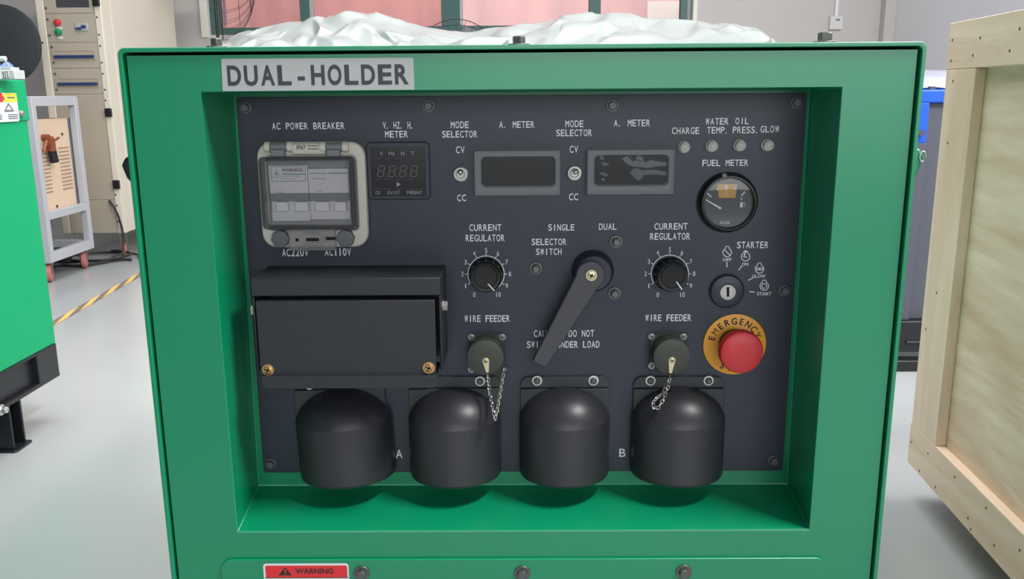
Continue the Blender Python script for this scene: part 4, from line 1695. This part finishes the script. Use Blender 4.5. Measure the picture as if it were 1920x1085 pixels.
for (a, c, d_, e) in ((98, 94, 180, 111), (105, 146, 187, 162)):
    x0, x1, z0, z1 = bx(a + 1, c, d_ - 1, e, YC)
    b = MB()
    b.ring(rrect(x0, x1, z0, z1, 0.004, 3), rrect(x0 + 0.008, x1 - 0.008, z0 + 0.006, z1 - 0.006, 0.002, 3), YC + 0.006, YC - 0.002)
    b.box(x0 + 0.006, x1 - 0.006, YC + 0.001, YC + 0.0055, z0 + 0.005, z1 - 0.005)
    br = link('breaker_row', b, BEIGESHADE, EC)
    for k in range(14):
        b = MB()
        w_ = (x1 - x0 - 0.02) / 14
        xx = x0 + 0.010 + k * w_
        b.box(xx + 0.001, xx + w_ - 0.001, YC - 0.013, YC + 0.002, z0 + 0.008, z0 + 0.026)
        link('breaker_toggle', b, BLUETOG, br)
for px, py in ((202, 211), (217, 346)):
    x0, x1, z0, z1 = bx(px - 6, py - 8, px + 6, py + 8, YC - 0.02)
    b = MB()
    b.box(x0, x1, YC - 0.02, YC + 0.001, z0, z1)
    link('latch', b, BLACKPL, EC, 0.004)
for px, py in ((86, 15), (89, 36), (93, 66), (97, 88), (101, 117), (103, 138), (106, 168), (182, 32), (186, 65), (188, 86), (191, 117), (193, 138), (197, 168), (198, 188), (80, 80), (217, 365), (219, 385), (222, 415)):
    p = P(px, py, YC)
    b = MB()
    b.lathe(p.x, p.z, YC + 0.0055, [(0.0065, 0), (0.006, 0.008), (0.004, 0.009)], 10)
    link('rivet', b, DULLSTEEL, EC)
b = MB()                                         # door line on the side
sxx = cx1
b.box(sxx - 0.001, sxx + 0.004, YC + 0.14, YC + CD - 0.06, czb + 0.09, CZT - 0.05)
link('side_panel', b, BEIGE, EC, 0.003)


def caster(parent, x, y, ztop_, r=0.05, w=0.032, ang=0.0):
    b = MB()
    M = Matrix.Translation((x, y, 0)) @ Matrix.Rotation(ang, 4, 'Z')
    b.box(-0.035, 0.035, -0.035, 0.035, ztop_ - 0.008, ztop_ + 0.0005)
    for s in (-1, 1):
        b.box(s * (w / 2 + 0.004) - 0.002, s * (w / 2 + 0.004) + 0.002, -0.022, 0.024, r - 0.01, ztop_ - 0.007)
    b.xf(M)
    c_ = link('caster', b, STEEL, parent, 0.001)
    b = MB()
    b.lathe(0, 0, w / 2, [(r * 0.8, 0), (r, w * 0.2), (r, w * 0.8), (r * 0.8, w)], 28)
    b.xf(M @ Matrix.Translation((0, 0.012, r)) @ Matrix.Rotation(math.pi / 2, 4, 'Z'))
    link('wheel', b, CASTER, c_)


for x in (cx0 + 0.06, cx1 - 0.05):
    for y in (YC + 0.08, YC + CD - 0.1):
        caster(EC, x, y, czb, 0.05, 0.032, 0.5)
b = MB()
pts = [P(205, 376, YC - 0.005), P(214, 388, YC - 0.03), P(222, 405, YC - 0.03), P(228, 425, YC - 0.02), P(231, 440, YC - 0.03)]
e = pts[-1]
pts += [Vector((e.x + 0.01, e.y - 0.04, 0.05)), Vector((e.x - 0.08, e.y - 0.15, 0.014)), Vector((e.x - 0.35, e.y - 0.2, 0.012))]
b.tube(pts, 0.0075, 8)
tag(link('cable', b, CABLE, None), 'black cable running down the beige cabinet front to the floor', 'cable')

# cables coiled on the floor
b = MB()
pts = []
cl0 = PZ(210, 478, 0.01)
for k in range(40):
    a = k / 39 * 2.0 * math.pi * 1.25
    pts.append((cl0.x - 0.02 + (0.26 - 0.002 * k) * math.cos(a), cl0.y - 0.12 + (0.20 - 0.001 * k) * math.sin(a), 0.012 + 0.0006 * k))
b.tube(pts, 0.0075, 8)
tag(link('cable_coil', b, CABLE, None), 'black cable looped on the grey floor by the cabinet casters', 'cable')
b = MB()
q0, q1 = PZ(90, 500, 0.01), PZ(260, 482, 0.01)
b.tube([q0.lerp(q1, k / 14) + Vector((0, 0.05 * math.sin(k * 0.7) - 0.1, 0.004)) for k in range(15)], 0.009, 8)
tag(link('cable', b, CABLE, None), 'black cable lying across the floor under the grey cart', 'cable')

# ================================================================== grey cart with a peach machine
XCt = -2.83
near = PX(64, 185, XCt)
pt0, pt1 = PX(66, 250, XCt).y, PX(153, 250, XCt).y
zt1 = PX(100, 181, XCt).z
zbt_, zbb = PX(90, 477, XCt).z, PX(98, 493, XCt).z
y0c, y1c = pt0, pt1
tk = 0.045
CA = thing('trolley', 'grey steel frame trolley on casters standing beside the beige cabinet', 'trolley', (XCt - 0.3, (y0c + y1c) / 2, 0))
WC = 0.5
zsh0, zsh1 = PX(95, 412, XCt).z, PX(92, 398, XCt).z
for x in (XCt - tk, XCt - WC):
    for y in (y0c, y1c - tk):
        b = MB()
        b.box(x, x + tk, y, y + tk, zbb, zt1)
        link('post', b, CARTGREY, CA, 0.003)
for za, zc in ((zt1 - 0.055, zt1), (zsh0, zsh1), (zbb, zbt_)):
    for x in (XCt - tk, XCt - WC):
        b = MB()
        b.box(x + 0.001, x + tk - 0.001, y0c + tk, y1c - tk, za, zc)
        link('rail', b, CARTGREY, CA, 0.002)
    for y in (y0c, y1c - tk):
        b = MB()
        b.box(XCt - WC + tk, XCt - tk, y + 0.001, y + tk - 0.001, za, zc)
        link('rail', b, CARTGREY, CA, 0.002)
b = MB()
b.box(XCt - WC + 0.01, XCt - 0.012, y0c + 0.01, y1c - 0.01, zt1 - 0.004, zt1 + 0.003)
link('top_board', b, CARTGREY, CA)
for zz_ in (zsh0, zbb):
    b = MB()
    b.box(XCt - WC + 0.002, XCt - 0.047, y0c + 0.047, y1c - 0.047, zz_ + 0.004, zz_ + 0.014)
    link('shelf', b, CARTDARK, CA)
for x in (XCt - 0.05, XCt - WC + 0.06):
    for y in (y0c + 0.05, y1c - 0.06):
        caster(CA, x, y, zbb, 0.062, 0.036, 0.35)

XW = XCt - 0.048
za_, zc_ = zsh0 + 0.0145, PX(100, 222, XW).z
ya_, yb2 = y0c + 0.055, PX(145, 300, XW).y
PM = thing('welding_machine', 'peach coloured louvred machine standing on the grey trolley shelf', 'welding machine', (XW - 0.2, (ya_ + yb2) / 2, za_))
b = MB()
b.box(XW - 0.36, XW - 0.004, ya_, yb2, za_, zc_)
link('case', b, PEACH, PM, 0.006)
b = MB()
ysp = ya_ + (yb2 - ya_) * 0.86
b.box(XW - 0.005, XW, ya_ + 0.004, ysp, za_ + 0.004, zc_ - 0.004)
link('front_panel', b, PEACH, PM, 0.004)
b = MB()
b.box(XW - 0.005, XW - 0.001, ysp + 0.002, yb2 - 0.002, za_ + 0.004, zc_ - 0.004)
link('corner_strip', b, MIDGREY, PM, 0.002)
for (u0, u1) in ((0.06, 0.30), (0.55, 0.80)):
    b = MB()
    for k in range(12):
        z = za_ + (zc_ - za_) * (0.24 + 0.04 * k)
        b.box(XW - 0.001, XW + 0.004, ya_ + (yb2 - ya_) * u0, ya_ + (yb2 - ya_) * u1, z, z + 0.005)
    link('louvre_slats', b, mat('louvre_brown', (150, 122, 98), 0.5), PM)
for u, v in ((0.68, 0.83), (0.35, 0.08)):
    b = MB()
    y, z = ya_ + (yb2 - ya_) * u, za_ + (zc_ - za_) * v
    b.cyl((XW - 0.001, y, z), (XW + 0.006, y, z), 0.009, seg=10)
    link('knob', b, DARKBOLT, PM)
# cable clamp on its front
XK = XW + 0.04
t = thing('cable_clamp', 'brown and black cable clamp hanging on the peach machine front', 'clamp', PX(98, 280, XK))
b = MB()
b.cyl((XW - 0.001, PX(92, 258, XK).y, PX(92, 258, XK).z), PX(92, 258, XK), 0.02, seg=14)
b.tube([PX(92, 258, XK), PX(95, 268, XK), PX(97, 283, XK)], 0.026, 12)
b.tube([PX(88, 264, XK), PX(84, 276, XK), PX(83, 285, XK)], 0.010, 8)
b.tube([PX(96, 262, XK), PX(104, 262, XK), PX(110, 258, XK)], 0.008, 8)
link('jaw', b, COPPER, t)
b = MB()
b.cyl(PX(97, 281, XK), PX(102, 304, XK), 0.026, 0.028, 12)
link('grip', b, BLACKPL, t, 0.003)
b = MB()
y_ = y0c + 0.2
b.tube([(XCt - 0.25 + 0.02 * math.cos(k), y_ + k * 0.035 - 0.1, zt1 + 0.012 + 0.012 * math.sin(k * 0.8) ** 2) for k in range(9)], 0.008, 8)
tag(link('cable', b, REDCABLE, None), 'short red cable lying on top of the grey trolley', 'cable')

# ================================================================== round dark drum end behind the left machine
YD_ = 5.85
c = P(5, 82, YD_)
r = 70 / FPX * YD_ * 0.985
t = thing('cable_drum', 'large dark round drum on a stand behind the green machine, top left corner', 'drum', (c.x, YD_ + 0.1, 0))
b = MB()
b.lathe(c.x, c.z, YD_ + 0.012, [(r * 0.5, 0.0), (r, 0.0), (r, 0.02), (r * 0.97, 0.024), (r * 0.2, 0.020), (0.01, 0.020)], 64)
link('flange_disc', b, DRUM, t)
b = MB()
b.lathe(c.x, c.z, YD_ + 0.11, [(r * 0.55, 0), (r * 0.55, 0.10)], 48)
link('core', b, DRUM, t)
b = MB()
b.box(c.x - 0.03, c.x + 0.03, YD_ + 0.04, YD_ + 0.10, 0.02, c.z)
b.box(c.x - 0.22, c.x + 0.22, YD_ - 0.02, YD_ + 0.13, 0, 0.025)
link('stand', b, BASEBLK, t, 0.004)

# ================================================================== two industrial fans


def fan(label, base, axis_ang, cz, R, dep):
    t = thing('industrial_fan', label, 'fan', (base[0], base[1], 0), axis_ang, 'industrial fans')
    # local: the guard faces -y
    b = MB()
    for k in range(28):
        a = 2 * math.pi * k / 28
        pts = []
        for j in range(9):
            f = math.radians(90 * j / 8)
            pts.append((R * math.cos(f) * math.cos(a) if j < 8 else 0.02 * math.cos(a), -dep * math.sin(f) if j < 8 else -dep, cz + (R * math.cos(f) if j < 8 else 0.02) * math.sin(a)))
        b.tube(pts, 0.0016, 5)
    for f in (0, 30, 55):
        rr = R * math.cos(math.radians(f))
        yy = -dep * math.sin(math.radians(f))
        b.tube([(rr * math.cos(2 * math.pi * k / 40), yy, cz + rr * math.sin(2 * math.pi * k / 40)) for k in range(40)], 0.003 if f == 0 else 0.0018, 6, True)
    link('wire_guard', b, WIRE, t, local=True)
    b = MB()
    for k in range(3):
        a = 2 * math.pi * k / 3 + 0.4
        M = Matrix.Translation((0, -0.03, cz)) @ Matrix.Rotation(a, 4, 'Y')
        lo = [[M @ Vector((w, 0.012 * w / 0.1, h)) for w, h in ((-0.04, 0.05), (0.04, 0.05), (0.1, R * 0.55), (0.06, R * 0.88), (-0.06, R * 0.85))], [M @ Vector((w, 0.012 * w / 0.1 + 0.004, h)) for w, h in ((-0.04, 0.05), (0.04, 0.05), (0.1, R * 0.55), (0.06, R * 0.88), (-0.06, R * 0.85))]]
        b.loops(lo)
    b.lathe(0, cz, 0.0, [(0.06, 0), (0.06, 0.05), (0.03, 0.07)], 20)
    link('blade_rotor', b, GREYPL, t, local=True)
    b = MB()
    b.lathe(0, cz, 0.12, [(0.07, 0), (0.08, 0.03), (0.08, 0.10), (0.05, 0.13)], 20)
    link('motor', b, BASEBLK, t, 0.003, local=True)
    b = MB()
    b.cyl((0, 0.035, 0.02), (0, 0.035, cz - 0.05), 0.012, seg=14)
    link('pole', b, BASEBLK, t, local=True)
    b = MB()
    b.cyl((0, 0.035, 0), (0, 0.035, 0.03), 0.24, 0.22, seg=32)
    link('base', b, BASEBLK, t, local=True)
    return t


p = P(409, -40, 6.9)
fan('industrial fan with curved wire guard seen edge-on before the window frame', (p.x, p.y), math.radians(107), p.z, 0.45, 0.27)
p = P(857, 121, 6.9)
fan('industrial fan with only its round guard top showing above the plastic sheet', (p.x, p.y), math.radians(4), p.z, 0.335, 0.16)
